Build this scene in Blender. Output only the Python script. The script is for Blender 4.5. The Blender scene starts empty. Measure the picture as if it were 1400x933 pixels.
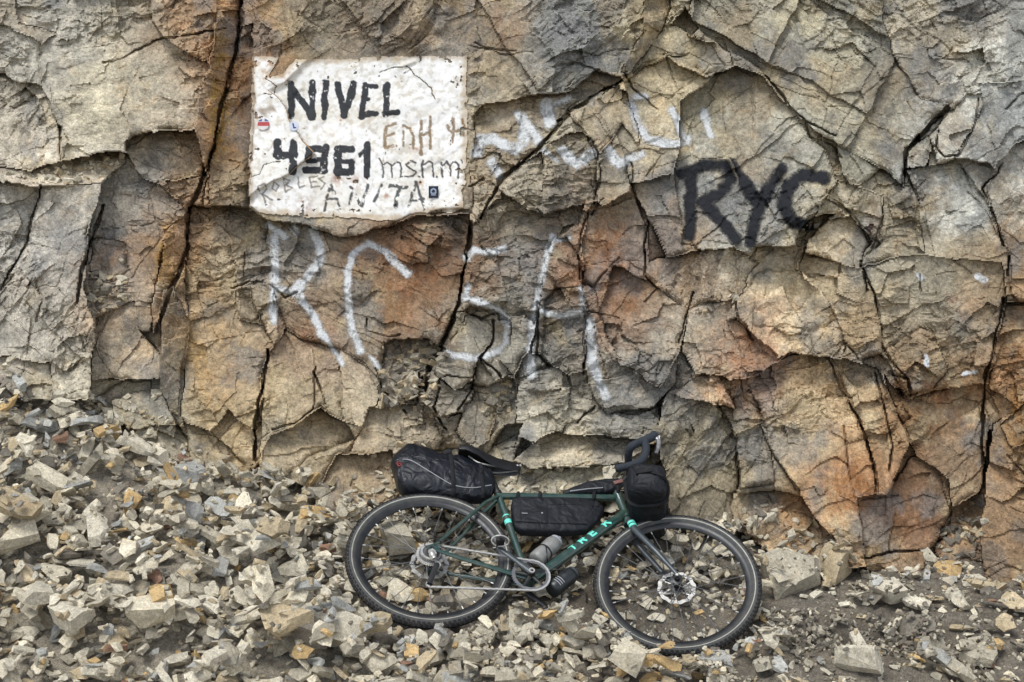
import bpy, bmesh, math, random
import numpy as np
from mathutils import Vector, Matrix

# ------------------------------------------------------------------ camera, sky, sun, exposure
scene = bpy.context.scene
C = scene.collection
FPX, CAMZ = 1733.0, 1.35          # focal length in photo pixels, eye height
cam_d = bpy.data.cameras.new('camera'); cam = bpy.data.objects.new('camera', cam_d); C.objects.link(cam)
cam.location = (0, 0, CAMZ); cam.rotation_euler = (math.radians(90), 0, 0)
cam_d.sensor_width = 36; cam_d.lens = FPX / 1400 * 36; cam_d.clip_start = .05; cam_d.clip_end = 2000
scene.camera = cam
SUN_EL, SUN_AZ = math.radians(58), math.radians(212)     # azimuth clockwise from +Y: behind the camera, to its left
world = bpy.data.worlds.new('World'); scene.world = world; world.use_nodes = True
wn = world.node_tree; wn.nodes.clear()
sky = wn.nodes.new('ShaderNodeTexSky'); sky.sky_type = 'NISHITA'; sky.sun_disc = False
sky.sun_elevation = SUN_EL; sky.sun_rotation = SUN_AZ; sky.altitude = 4900; sky.air_density = 1.0; sky.dust_density = 2.5
hs = wn.nodes.new('ShaderNodeHueSaturation'); hs.inputs['Saturation'].default_value = .34   # overcast: a grey sky
bg = wn.nodes.new('ShaderNodeBackground'); bg.inputs['Strength'].default_value = .12
wo = wn.nodes.new('ShaderNodeOutputWorld')
wn.links.new(sky.outputs[0], hs.inputs['Color']); wn.links.new(hs.outputs[0], bg.inputs[0]); wn.links.new(bg.outputs[0], wo.inputs[0])
sun_d = bpy.data.lights.new('sun', 'SUN'); sun_d.energy = 1.25; sun_d.angle = math.radians(24); sun_d.color = (1, .985, .955)
sun = bpy.data.objects.new('sun', sun_d); C.objects.link(sun); sun.location = (-3, -4, 9)
sd = Vector((math.sin(SUN_AZ) * math.cos(SUN_EL), math.cos(SUN_AZ) * math.cos(SUN_EL), math.sin(SUN_EL)))
sun.rotation_euler = sd.to_track_quat('Z', 'Y').to_euler()
vs = scene.view_settings; vs.view_transform = 'Standard'; vs.look = 'None'; vs.exposure = 1.22; vs.gamma = 1; vs.use_curve_mapping = False

random.seed(7); RNG = np.random.default_rng(7)
def lin(r, g, b):
    return tuple(((c / 255) / 12.92 if c <= 10 else ((c / 255 + .055) / 1.055) ** 2.4) for c in (r, g, b))

# ------------------------------------------------------------------ numpy noise
_T = RNG.random((64, 256, 256)).astype(np.float32)
def vnoise(x, y, seed=0, linear=False):
    xi = np.floor(x).astype(np.int64); yi = np.floor(y).astype(np.int64)
    fx = (x - xi); fy = (y - yi)
    if not linear:
        fx = fx * fx * (3 - 2 * fx); fy = fy * fy * (3 - 2 * fy)
    t = _T[seed % 64]; a = xi & 255; b = yi & 255; a1 = (a + 1) & 255; b1 = (b + 1) & 255
    return ((t[a, b] * (1 - fx) + t[a1, b] * fx) * (1 - fy) + (t[a, b1] * (1 - fx) + t[a1, b1] * fx) * fy) * 2 - 1
def fbm(x, y, o=4, seed=0, gain=.5, linear=False):
    s = 0; a = 1; n = 0
    for k in range(o):
        s = s + a * vnoise(x, y, seed + k * 7, linear); n += a; a *= gain
        x, y = 1.93 * (x * .8 - y * .6) + 3.1, 1.93 * (x * .6 + y * .8) + 1.7
    return s / n
def ridged(x, y, o=4, seed=0):
    s = 0; a = 1; n = 0
    for k in range(o):
        s = s + a * (1 - np.abs(vnoise(x, y, seed + k * 5))); n += a; a *= .55
        x, y = 2.03 * (x * .76 - y * .65) + 5.1, 2.03 * (x * .65 + y * .76) + 2.7
    return s / n
def facets(x, y, seed, tilt=.5, quad=.9, off=.25):
    """upper hull of randomly tilted paraboloid chips: broken-rock facets (continuous, creased)"""
    xi = np.floor(x).astype(np.int64); yi = np.floor(y).astype(np.int64)
    best = np.full(x.shape, -9., np.float32)
    for dx in (-1, 0, 1):
        for dy in (-1, 0, 1):
            a = (xi + dx) & 255; b = (yi + dy) & 255
            sx = xi + dx + _T[seed % 64][a, b]; sy = yi + dy + _T[(seed + 1) % 64][a, b]
            ex = x - sx; ey = y - sy
            gx = (_T[(seed + 2) % 64][a, b] - .5) * 2 * tilt; gy = (_T[(seed + 3) % 64][a, b] - .5) * 2 * tilt
            h = off * _T[(seed + 4) % 64][a, b] + gx * ex + gy * ey - quad * (ex * ex + ey * ey)
            best = np.maximum(best, h)
    return best
def chips(x, y, seed, tilt=.6, offw=1.):
    """nearest-cell chips: every cell is its own small tilted plane, with a sharp step to the next"""
    xi = np.floor(x).astype(np.int64); yi = np.floor(y).astype(np.int64); bd_ = np.full(x.shape, 9., np.float32); h = np.zeros(x.shape, np.float32); rnd = np.zeros(x.shape, np.float32)
    for dx in (-1, 0, 1):
        for dy in (-1, 0, 1):
            a = (xi + dx) & 255; b = (yi + dy) & 255
            ex = x - (xi + dx + _T[seed % 64][a, b]); ey = y - (yi + dy + _T[(seed + 1) % 64][a, b]); d = ex * ex + ey * ey; c = d < bd_
            hh = offw * (_T[(seed + 2) % 64][a, b] - .5) + tilt * ((_T[(seed + 3) % 64][a, b] - .5) * ex + (_T[(seed + 4) % 64][a, b] - .5) * ey) * 2
            h = np.where(c, hh, h); rnd = np.where(c, _T[(seed + 5) % 64][a, b] - .5, rnd); bd_ = np.where(c, d, bd_)
    return h, rnd
def sstep(a, b, x):
    t = np.clip((x - a) / (b - a), 0, 1); return t * t * (3 - 2 * t)
def seg_dist(px, py, pts):
    d = np.full(px.shape, 1e9, np.float32)
    for (x0, y0), (x1, y1) in zip(pts[:-1], pts[1:]):
        dx, dy = x1 - x0, y1 - y0; L = dx * dx + dy * dy + 1e-9
        t = np.clip(((px - x0) * dx + (py - y0) * dy) / L, 0, 1)
        d = np.minimum(d, np.hypot(px - x0 - t * dx, py - y0 - t * dy))
    return d
def in_poly(px, py, pts):
    c = np.zeros(px.shape, bool); n = len(pts)
    for k in range(n):
        x0, y0 = pts[k]; x1, y1 = pts[(k + 1) % n]
        if y0 == y1: continue
        c ^= ((y0 > py) != (y1 > py)) & (px < (x1 - x0) * (py - y0) / (y1 - y0) + x0)
    return c

# ------------------------------------------------------------------ object helpers
def link(o, parent=None):
    C.objects.link(o)
    if parent is not None: o.parent = parent
    return o
def tag(o, label=None, cat=None, group=None, kind=None):
    if label: o['label'] = label
    if cat: o['category'] = cat
    if group: o['group'] = group
    if kind: o['kind'] = kind
    return o
def np_mesh(name, verts, faces, mat=None, smooth=True, cols=None, attrs=None):
    """faces: (n,4) or (n,3) int array; cols: per-vertex rgb"""
    me = bpy.data.meshes.new(name)
    verts = np.ascontiguousarray(verts, np.float32); faces = np.ascontiguousarray(faces, np.int32)
    nf, k = faces.shape
    me.vertices.add(len(verts)); me.vertices.foreach_set('co', verts.ravel())
    me.loops.add(nf * k); me.loops.foreach_set('vertex_index', faces.ravel())
    me.polygons.add(nf); me.polygons.foreach_set('loop_start', np.arange(0, nf * k, k, dtype=np.int32))
    me.polygons.foreach_set('loop_total', np.full(nf, k, np.int32))
    me.polygons.foreach_set('use_smooth', np.full(nf, smooth, bool))
    me.update(calc_edges=True)
    if cols is not None:
        a = me.color_attributes.new('Col', 'FLOAT_COLOR', 'POINT')
        a.data.foreach_set('color', np.c_[cols, np.ones(len(verts))].astype(np.float32).ravel())
    for nm, val in (attrs or {}).items():
        a = me.attributes.new(nm, 'FLOAT', 'POINT'); a.data.foreach_set('value', np.asarray(val, np.float32))
    if mat: me.materials.append(mat)
    return me
def np_obj(name, verts, faces, mat, parent=None, **kw):
    return link(bpy.data.objects.new(name, np_mesh(name, verts, faces, mat, **kw)), parent)

# ------------------------------------------------------------------ materials
class NT:
    def __init__(s, name):
        s.m = bpy.data.materials.new(name); s.m.use_nodes = True; s.t = s.m.node_tree; s.t.nodes.clear()
        s.out = s.n('OutputMaterial'); s.b = s.n('BsdfPrincipled'); s.l(s.b.outputs[0], s.out.inputs[0])
    def n(s, ty, **kw):
        nd = s.t.nodes.new('ShaderNode' + ty)
        for k, v in kw.items(): setattr(nd, k, v)
        return nd
    def l(s, a, b): s.t.links.new(a, b)
    def noise(s, vec, scale, detail=4, rough=.55, dist=0):
        nd = s.n('TexNoise'); nd.inputs['Scale'].default_value = scale; nd.inputs['Detail'].default_value = detail
        nd.inputs['Roughness'].default_value = rough; nd.inputs['Distortion'].default_value = dist
        if vec is not None: s.l(vec, nd.inputs['Vector'])
        return nd.outputs[0]
    def ramp(s, val, a, b, lo, hi):
        nd = s.n('MapRange'); s.l(val, nd.inputs[0])
        for i, v in zip((1, 2, 3, 4), (a, b, lo, hi)): nd.inputs[i].default_value = v
        return nd.outputs[0]
    def mul(s, col, fac):
        nd = s.n('VectorMath', operation='MULTIPLY' if not isinstance(fac, float) else 'SCALE'); s.l(col, nd.inputs[0])
        if isinstance(fac, float): nd.inputs[3].default_value = fac
        else: s.l(fac, nd.inputs[1])
        return nd.outputs[0]
    def math(s, op, a, b):
        nd = s.n('Math', operation=op)
        for i, v in enumerate((a, b)):
            if isinstance(v, (int, float)): nd.inputs[i].default_value = v
            else: s.l(v, nd.inputs[i])
        return nd.outputs[0]
    def mix(s, fac, a, b):
        nd = s.n('Mix', data_type='RGBA')
        if isinstance(fac, (int, float)): nd.inputs[0].default_value = fac
        else: s.l(fac, nd.inputs[0])
        for i, v in ((6, a), (7, b)):
            if isinstance(v, tuple): nd.inputs[i].default_value = (*v, 1)
            else: s.l(v, nd.inputs[i])
        return nd.outputs[2]
    def bump(s, h, strength, dist, prev=None):
        nd = s.n('Bump'); nd.inputs['Strength'].default_value = strength; nd.inputs['Distance'].default_value = dist
        s.l(h, nd.inputs['Height'])
        if prev is not None: s.l(prev, nd.inputs['Normal'])
        return nd.outputs[0]
def rock_material(name, source, rough=.9, k=1.0, vary=1.0, coord='Object'):
    t = NT(name)
    geo = t.n('NewGeometry') if coord == 'World' else t.n('TexCoord')
    pos = geo.outputs['Position'] if coord == 'World' else geo.outputs['Object']
    if source == 'object':
        oi = t.n('ObjectInfo'); base = oi.outputs['Color']
        add = t.n('VectorMath', operation='ADD'); sc = t.n('VectorMath', operation='SCALE'); sc.inputs[0].default_value = (37., 21., 53.)
        t.l(oi.outputs['Random'], sc.inputs[3]); t.l(pos, add.inputs[0]); t.l(sc.outputs[0], add.inputs[1]); pos = add.outputs[0]
    else:
        at = t.n('VertexColor', layer_name='Col'); base = at.outputs[0]
    n1 = t.noise(pos, 9 * k, 8, .62, .6); n2 = t.noise(pos, 48 * k, 8, .72, .5); n3 = t.noise(pos, 120 * k, 6, .72)
    w1 = t.ramp(n1, .3, .72, 1 - .34 * vary, 1 + .30 * vary); w2 = t.ramp(n2, .33, .67, 1 - .52 * vary, 1 + .50 * vary); w3 = t.ramp(n3, .33, .67, 1 - .36 * vary, 1 + .34 * vary)
    w = t.math('MULTIPLY', t.math('MULTIPLY', w1, w2), w3)
    col = t.n('VectorMath', operation='SCALE'); t.l(base, col.inputs[0]); t.l(w, col.inputs[3]); col = col.outputs[0]
    # iron stains and dark mineral films: small patches of their own colour
    st = t.ramp(t.noise(pos, 6.5 * k, 7, .66, 1.2), .56, .72, 0, .55)
    hue = t.n('VectorMath', operation='MULTIPLY'); t.l(col, hue.inputs[0]); hue.inputs[1].default_value = (1.14, .95, .74)
    col = t.mix(st, col, hue.outputs[0])
    st2 = t.ramp(t.noise(pos, 4.1 * k, 8, .7, .8), .57, .68, 0, .5)
    gr = t.n('VectorMath', operation='MULTIPLY'); t.l(col, gr.inputs[0]); gr.inputs[1].default_value = (.62, .68, .74)
    col = t.mix(st2, col, gr.outputs[0])
    lt = t.ramp(t.noise(pos, 21 * k, 8, .72, .9), .6, .7, 0, .45)
    lg = t.n('VectorMath', operation='MULTIPLY'); t.l(col, lg.inputs[0]); lg.inputs[1].default_value = (1.45, 1.42, 1.36)
    col = t.mix(lt, col, lg.outputs[0])
    t.l(col, t.b.inputs['Base Color']); t.b.inputs['Roughness'].default_value = rough
    t.b.inputs['Specular IOR Level'].default_value = .28
    # fine relief: split flakes (stepped cells) over a rough grain
    wv = t.n('TexNoise'); wv.inputs['Scale'].default_value = 14 * k; wv.inputs['Detail'].default_value = 6; wv.inputs['Roughness'].default_value = .7; t.l(pos, wv.inputs['Vector'])
    ad = t.n('VectorMath', operation='MULTIPLY_ADD'); t.l(wv.outputs['Color'], ad.inputs[0]); ad.inputs[1].default_value = (.07 / k,) * 3; t.l(pos, ad.inputs[2])
    st_ = t.n('VectorMath', operation='MULTIPLY'); t.l(ad.outputs[0], st_.inputs[0]); st_.inputs[1].default_value = (.8, .8, 1.5)
    hsum = None
    for sc_, am in ((24, 1.), (62, .5)):
        vo = t.n('TexVoronoi'); vo.inputs['Scale'].default_value = sc_ * k; t.l(st_.outputs[0], vo.inputs['Vector']); sp_ = t.n('SeparateColor'); t.l(vo.outputs['Color'], sp_.inputs[0])
        q = t.math('MULTIPLY', sp_.outputs[0], am); hsum = q if hsum is None else t.math('ADD', hsum, q)
    b = t.bump(hsum, .32, .008 / k)
    b = t.bump(t.noise(pos, 34 * k, 12, .74, .3), .42, .015 / k, b)
    b = t.bump(t.noise(pos, 110 * k, 8, .74), .55, .008 / k, b)
    t.l(b, t.b.inputs['Normal'])
    return t.m
M_ROCK = rock_material('rock', 'attr', coord='World', vary=.86)
M_STONE = rock_material('loose_stone', 'object', k=2.0, vary=.7, coord='World')
M_SCREE = rock_material('scree_stone', 'attr', k=2.0, vary=.7, coord='World')
M_DIRT = rock_material('dirt', 'attr', k=2.6, vary=1.1, coord='World', rough=.95)
# ------------------------------------------------------------------ the rock face: slabs traced by their joints
ZM = {'A': (0, 0, 1.943), 'B': (320, 50, 3.4556), 'C': (640, 0, 3.111), 'D': (1000, 0, 2.3325), 'E': (230, 280, 2.521),
      'F': (600, 270, 2.828), 'G': (880, 330, 1.904), 'H': (0, 450, 1.931), 'P': (0, 0, 1.), 'K': (460, 580, 2.3333)}
def Z(z, pts):
    ox, oy, s = ZM[z]; return [(ox + x / s, oy + y / s) for x, y in pts]
# (zoom, outline, depth offset m, depth per 100 px to the right, depth per 100 px down)
SLABS = [
 ('P', [(340,-320),(905,-320),(885,20),(866,62),(850,99),(820,96),(782,127),(735,131),(700,137),(668,143),(648,160),(646,225),(645,292),(590,291),(520,318),(480,330),(335,320),(322,230),(326,120)], -.02, .00, -.01),
 ('A', [(110,-500),(400,-500),(400,0),(440,90),(545,140),(545,170),(520,345),(430,345),(350,360),(330,385),(290,400),(215,425),(165,425),(165,360),(130,280),(105,230),(110,120),(150,95),(50,60),(40,0)], -.06, .02, -.06),
 ('A', [(400,-500),(590,-500),(585,80),(550,160),(480,130),(430,90),(405,50)], -.10, .03, -.02),
 ('A', [(590,-500),(655,-500),(640,60),(605,200),(565,380),(545,460),(520,345),(545,200),(572,90)], -.04, .45, 0),
 ('A', [(-500,60),(0,60),(60,90),(110,120),(100,225),(40,215),(10,190),(-500,190)], -.05, .05, -.05),
 ('A', [(-500,-500),(40,-500),(40,0),(50,60),(150,95),(110,118),(60,90),(0,60),(-500,60)], -.03, 0, -.1),
 ('A', [(-500,190),(10,190),(40,215),(100,230),(130,280),(160,350),(160,425),(75,455),(0,440),(-500,440)], -.07, .03, -.1),
 ('A', [(330,380),(350,360),(430,345),(520,345),(545,460),(440,480),(420,490),(380,470),(350,430)], .10, .05, -.12),
 ('A', [(-500,440),(0,440),(75,455),(165,425),(290,400),(340,410),(360,440),(300,470),(280,490),(230,480),(110,490),(0,480),(-500,480)], -.06, .02, -.42),
 ('A', [(-500,480),(0,480),(110,500),(100,560),(70,650),(0,780),(-500,900)], -.16, .10, -.02),
 ('A', [(110,490),(270,490),(270,550),(230,640),(210,760),(245,850),(235,1060),(-200,1060),(0,780),(70,650),(100,560)], -.22, -.02, -.03),
 ('A', [(270,490),(340,420),(380,470),(430,490),(500,560),(490,610),(430,610),(410,760),(400,880),(350,870),(250,870),(215,760),(230,640)], .04, .02, -.05),
 ('A', [(245,640),(330,640),(340,720),(300,760),(230,740)], -.02, .03, -.04),
 ('A', [(250,850),(350,800),(370,870),(440,960),(430,1010),(240,1010)], -.10, .03, -.10),
 ('A', [(430,600),(500,570),(490,680),(440,780),(405,885),(398,800),(425,700)], -.03, .30, 0),
 ('A', [(440,480),(545,460),(540,540),(510,570),(460,520)], .10, 0, -.1),
 ('P', [(330,40),(346,30),(340,300),(320,330),(300,330),(283,240),(305,140),(322,60)], .03, .05, -.02),
 ('E', [(70,0),(260,0),(350,60),(352,270),(240,290),(250,400),(330,420),(340,470),(310,640),(300,760),(290,880),(100,860),(40,720),(80,420),(50,270)], .02, -.02, -.05),
 ('E', [(-20,300),(10,280),(80,400),(40,600),(30,720),(-30,700)], -.10, .20, 0),
 ('E', [(345,55),(640,110),(760,80),(840,40),(1040,30),(1035,180),(1000,330),(940,470),(880,560),(760,600),(700,560),(590,500),(400,430),(350,270)], .05, .02, -.02),
 ('E', [(400,430),(590,500),(600,740),(520,690),(430,760),(350,780),(320,880),(315,640),(345,520)], -.05, .02, -.05),
 ('E', [(590,500),(700,560),(720,650),(690,760),(600,740)], .00, .05, -.04),
 ('E', [(350,780),(430,760),(520,690),(600,740),(650,800),(480,880),(330,1000),(318,880)], .02, .02, -.10),
 ('E', [(100,830),(200,700),(250,760),(300,770),(290,930),(100,950)], -.06, .04, -.08),
 ('E', [(740,480),(880,460),(960,490),(940,620),(910,700),(720,650)], .13, 0, -.10),
 ('E', [(870,580),(930,590),(925,700),(850,715)], .03, .02, -.08),
 ('E', [(800,570),(870,575),(850,680),(790,670)], .05, .02, -.1),
 ('E', [(690,690),(910,700),(950,800),(900,880),(760,880),(620,860),(650,800)], -.05, .02, -.16),
 ('F', [(130,100),(220,0),(560,30),(540,100),(440,160),(390,330),(350,540),(330,600),(290,700),(230,690),(220,610),(270,560),(270,470),(220,430),(110,400),(90,380),(105,330),(120,230),(105,210)], -.10, .06, -.04),
 ('F', [(110,450),(210,480),(200,560),(150,620),(140,700),(60,750),(0,690),(20,600)], -.12, .03, -.04),
 ('F', [(215,480),(275,470),(275,570),(225,620),(290,690),(220,700),(165,620),(205,565)], -.06, .06, -.03),
 ('F', [(440,160),(500,150),(540,230),(545,340),(440,350),(400,400),(390,590),(420,640),(380,600),(345,600),(390,330)], -.08, .10, -.02),
 ('F', [(395,400),(440,350),(545,340),(570,440),(560,680),(500,690),(420,640),(390,590)], -.12, .03, .0),
 ('F', [(570,60),(770,10),(800,120),(800,300),(740,440),(700,470),(620,450),(600,370),(555,330),(550,200)], .00, -.02, -.01),
 ('F', [(565,440),(690,470),(800,480),(910,560),(910,720),(840,800),(650,830),(600,760),(570,650)], -.07, .03, -.03),
 ('F', [(800,300),(850,350),(930,300),(940,560),(900,560),(800,480),(740,450)], -.03, .0, -.04),
 ('F', [(310,700),(420,640),(520,700),(500,860),(470,930),(300,930),(300,780)], -.13, .04, -.04),
 ('F', [(520,690),(570,680),(600,760),(650,830),(780,830),(850,800),(850,950),(450,950),(500,860)], -.11, .04, -.06),
 ('F', [(-20,690),(60,750),(130,750),(100,830),(0,850),(-60,800)], -.08, .02, -.06),
 ('F', [(90,810),(190,780),(220,860),(190,930),(130,960),(60,900)], -.10, .04, -.06),
 ('F', [(200,720),(290,700),(305,790),(270,860),(215,830)], .02, .02, -.05),
 ('C', [(800,-400),(905,-400),(870,30),(830,110),(690,300),(650,312),(660,280),(740,140)], -.05, .55, .10),
 ('C', [(20,500),(80,440),(300,405),(440,400),(540,300),(650,320),(660,345),(580,380),(480,430),(430,480),(300,620),(200,715),(150,700),(130,640),(20,640)], .06, .05, -.12),
 ('C', [(320,620),(430,560),(490,560),(550,680),(545,860),(400,900),(320,910),(300,760)], -.10, .04, -.05),
 ('C', [(430,490),(640,355),(665,440),(700,470),(740,640),(650,530),(560,650),(480,540)], -.06, .05, -.05),
 ('C', [(560,650),(650,530),(740,640),(690,690),(700,820),(570,880),(545,860),(550,700)], -.09, .05, -.04),
 ('C', [(130,700),(200,720),(300,640),(310,760),(320,900),(260,880),(150,820),(100,760)], -.05, .03, -.06),
 ('C', [(660,345),(700,320),(840,230),(1000,330),(1090,330),(1120,420),(1000,600),(940,620),(830,620),(740,600),(700,470)], .00, .02, -.02),
 ('C', [(690,300),(830,110),(870,60),(950,150),(1120,200),(1120,330),(1000,320),(840,220),(700,318)], .02, .03, -.05),
 ('C', [(860,95),(930,20),(990,110),(960,145)], .24, 0, -.1),
 ('D', [(-120,60),(-40,-500),(1400,-500),(1400,250),(900,262),(780,272),(690,340),(640,380),(560,480),(540,590),(490,540),(340,470),(250,400),(200,360),(110,240),(-20,160)], -.04, .01, -.05),
 ('D', [(540,-500),(1400,-500),(1400,250),(900,262),(780,272),(700,330),(600,300),(520,180),(480,60)], -.01, .03, -.04),
 ('D', [(-170,330),(-60,240),(0,220),(110,245),(200,365),(230,410),(300,480),(340,580),(290,640),(260,700),(230,800),(80,790),(-60,800),(-150,780),(-180,560)], .00, .02, -.02),
 ('D', [(555,530),(560,480),(640,430),(640,480),(620,520)], -.07, .1, -.03),
 ('D', [(640,430),(690,350),(780,272),(800,320),(760,420),(720,500),(665,510)], -.09, .04, -.04),
 ('D', [(780,272),(1000,250),(1000,420),(910,450),(850,520),(720,500),(765,420),(805,320)], -.05, .02, -.06),
 ('D', [(1000,420),(1400,400),(1400,900),(885,860),(870,760),(820,610),(850,520),(910,450)], .02, .02, -.03),
 ('D', [(555,540),(660,510),(720,500),(800,610),(870,760),(885,870),(890,1000),(600,1000),(590,880),(620,810),(580,600)], -.04, .01, -.03),
 ('D', [(480,620),(560,590),(580,700),(600,800),(600,1000),(430,1000),(415,830),(470,780)], -.08, .05, -.03),
 ('D', [(240,740),(330,690),(380,680),(440,770),(415,830),(430,960),(280,990),(230,860),(210,830)], -.05, .03, -.04),
 ('D', [(205,740),(255,690),(330,680),(240,770),(235,860),(200,850)], .18, 0, -.1),
 ('D', [(340,580),(480,620),(470,780),(440,760),(380,680),(300,640)], .00, -.05, -.02),
 ('D', [(80,790),(230,790),(205,860),(230,880),(280,990),(200,1000),(60,960),(20,900)], -.03, .04, -.05),
 ('G', [(-90,60),(120,30),(240,20),(300,60),(245,150),(120,180),(20,100)], -.02, .02, -.04),
 ('G', [(20,100),(120,180),(90,280),(40,380),(-60,330),(-120,180),(-90,60)], -.04, -.02, -.04),
 ('G', [(95,290),(120,180),(245,150),(215,210),(210,350),(140,350)], -.06, .05, -.05),
 ('G', [(320,70),(400,80),(460,130),(525,270),(500,300),(410,290),(330,340),(230,360),(210,350),(215,210),(245,150)], -.08, .04, -.06),
 ('G', [(215,210),(245,200),(290,250),(350,300),(330,340),(230,360),(210,350)], -.09, .06, -.05),
 ('G', [(420,30),(565,60),(610,140),(620,290),(560,312),(525,270),(460,130),(410,70)], -.03, .02, -.03),
 ('G', [(565,60),(720,30),(930,60),(940,150),(910,280),(890,375),(760,380),(690,400),(620,290),(610,140)], -.07, .01, -.02),
 ('G', [(630,290),(720,220),(760,240),(790,330),(760,375),(690,390)], -.09, .03, -.03),
 ('G', [(940,150),(1200,160),(1200,330),(960,420),(895,385),(910,280)], .00, -.02, -.04),
 ('G', [(620,340),(680,400),(800,420),(880,385),(900,500),(880,640),(800,690),(790,620),(690,520),(660,440)], -.02, .02, -.06),
 ('G', [(800,690),(880,640),(895,500),(930,480),(915,600),(895,750),(885,820),(800,860),(760,800)], .12, .0, -.15),
 ('G', [(910,480),(1200,280),(1200,1100),(875,1000),(885,740),(895,600)], -.24, -.02, -.05),
 ('G', [(930,480),(990,420),(1100,300),(1100,470),(960,540)], -.16, -.03, -.12),
 ('G', [(480,300),(610,330),(660,440),(690,520),(640,665),(605,655),(600,560),(540,400)], -.09, .04, -.07),
 ('G', [(280,370),(380,290),(480,300),(540,400),(605,590),(610,660),(558,672),(575,850),(500,850),(400,660),(330,540)], -.13, .03, -.09),
 ('G', [(560,670),(640,660),(700,560),(790,620),(800,690),(760,780),(720,860),(575,860),(572,800)], -.12, .05, -.08),
 ('G', [(200,430),(280,380),(330,540),(400,650),(330,700),(250,690),(245,510)], -.12, .0, -.08),
 ('G', [(235,500),(300,470),(330,540),(330,620),(250,640)], -.10, .03, -.08),
 ('G', [(60,390),(140,355),(200,350),(240,430),(190,420)], -.12, .04, -.25),
 ('G', [(60,390),(190,420),(240,510),(240,640),(230,720),(130,780),(60,700),(50,580),(35,490)], -.15, .12, -.04),
 ('G', [(240,650),(330,640),(400,660),(500,800),(470,850),(330,800),(230,740)], -.14, .0, -.16),
 ('H', [(290,190),(420,160),(470,260),(420,290),(300,240)], -.14, .02, -.20),
 ('H', [(320,270),(410,250),(430,380),(380,400),(340,340)], -.24, .10, -.12),
 ('H', [(410,250),(470,250),(520,330),(440,400),(430,380)], -.18, .22, -.12),
 ('H', [(0,70),(130,80),(140,180),(60,190),(0,150),(-200,160),(-200,80)], -.26, .02, -.20),
 ('H', [(480,240),(530,250),(650,350),(640,420),(520,400)], -.08, .05, -.14),
 ('K', [(0,100),(180,80),(180,240),(60,280),(0,330),(-100,330),(-60,200)], -.12, .03, -.22),
 ('K', [(250,70),(380,70),(470,90),(480,160),(380,190),(250,140)], -.02, .02, -.18),
 ('K', [(470,100),(545,0),(600,0),(560,120),(620,150),(520,200),(480,160)], -.05, .05, -.18),
 ('K', [(560,125),(700,20),(890,30),(1000,35),(1000,110),(880,130),(760,140),(620,150)], -.08, .00, -.30),
 ('K', [(480,170),(620,152),(760,142),(900,135),(940,200),(720,280),(520,300)], -.16, .00, -.28),
]
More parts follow.
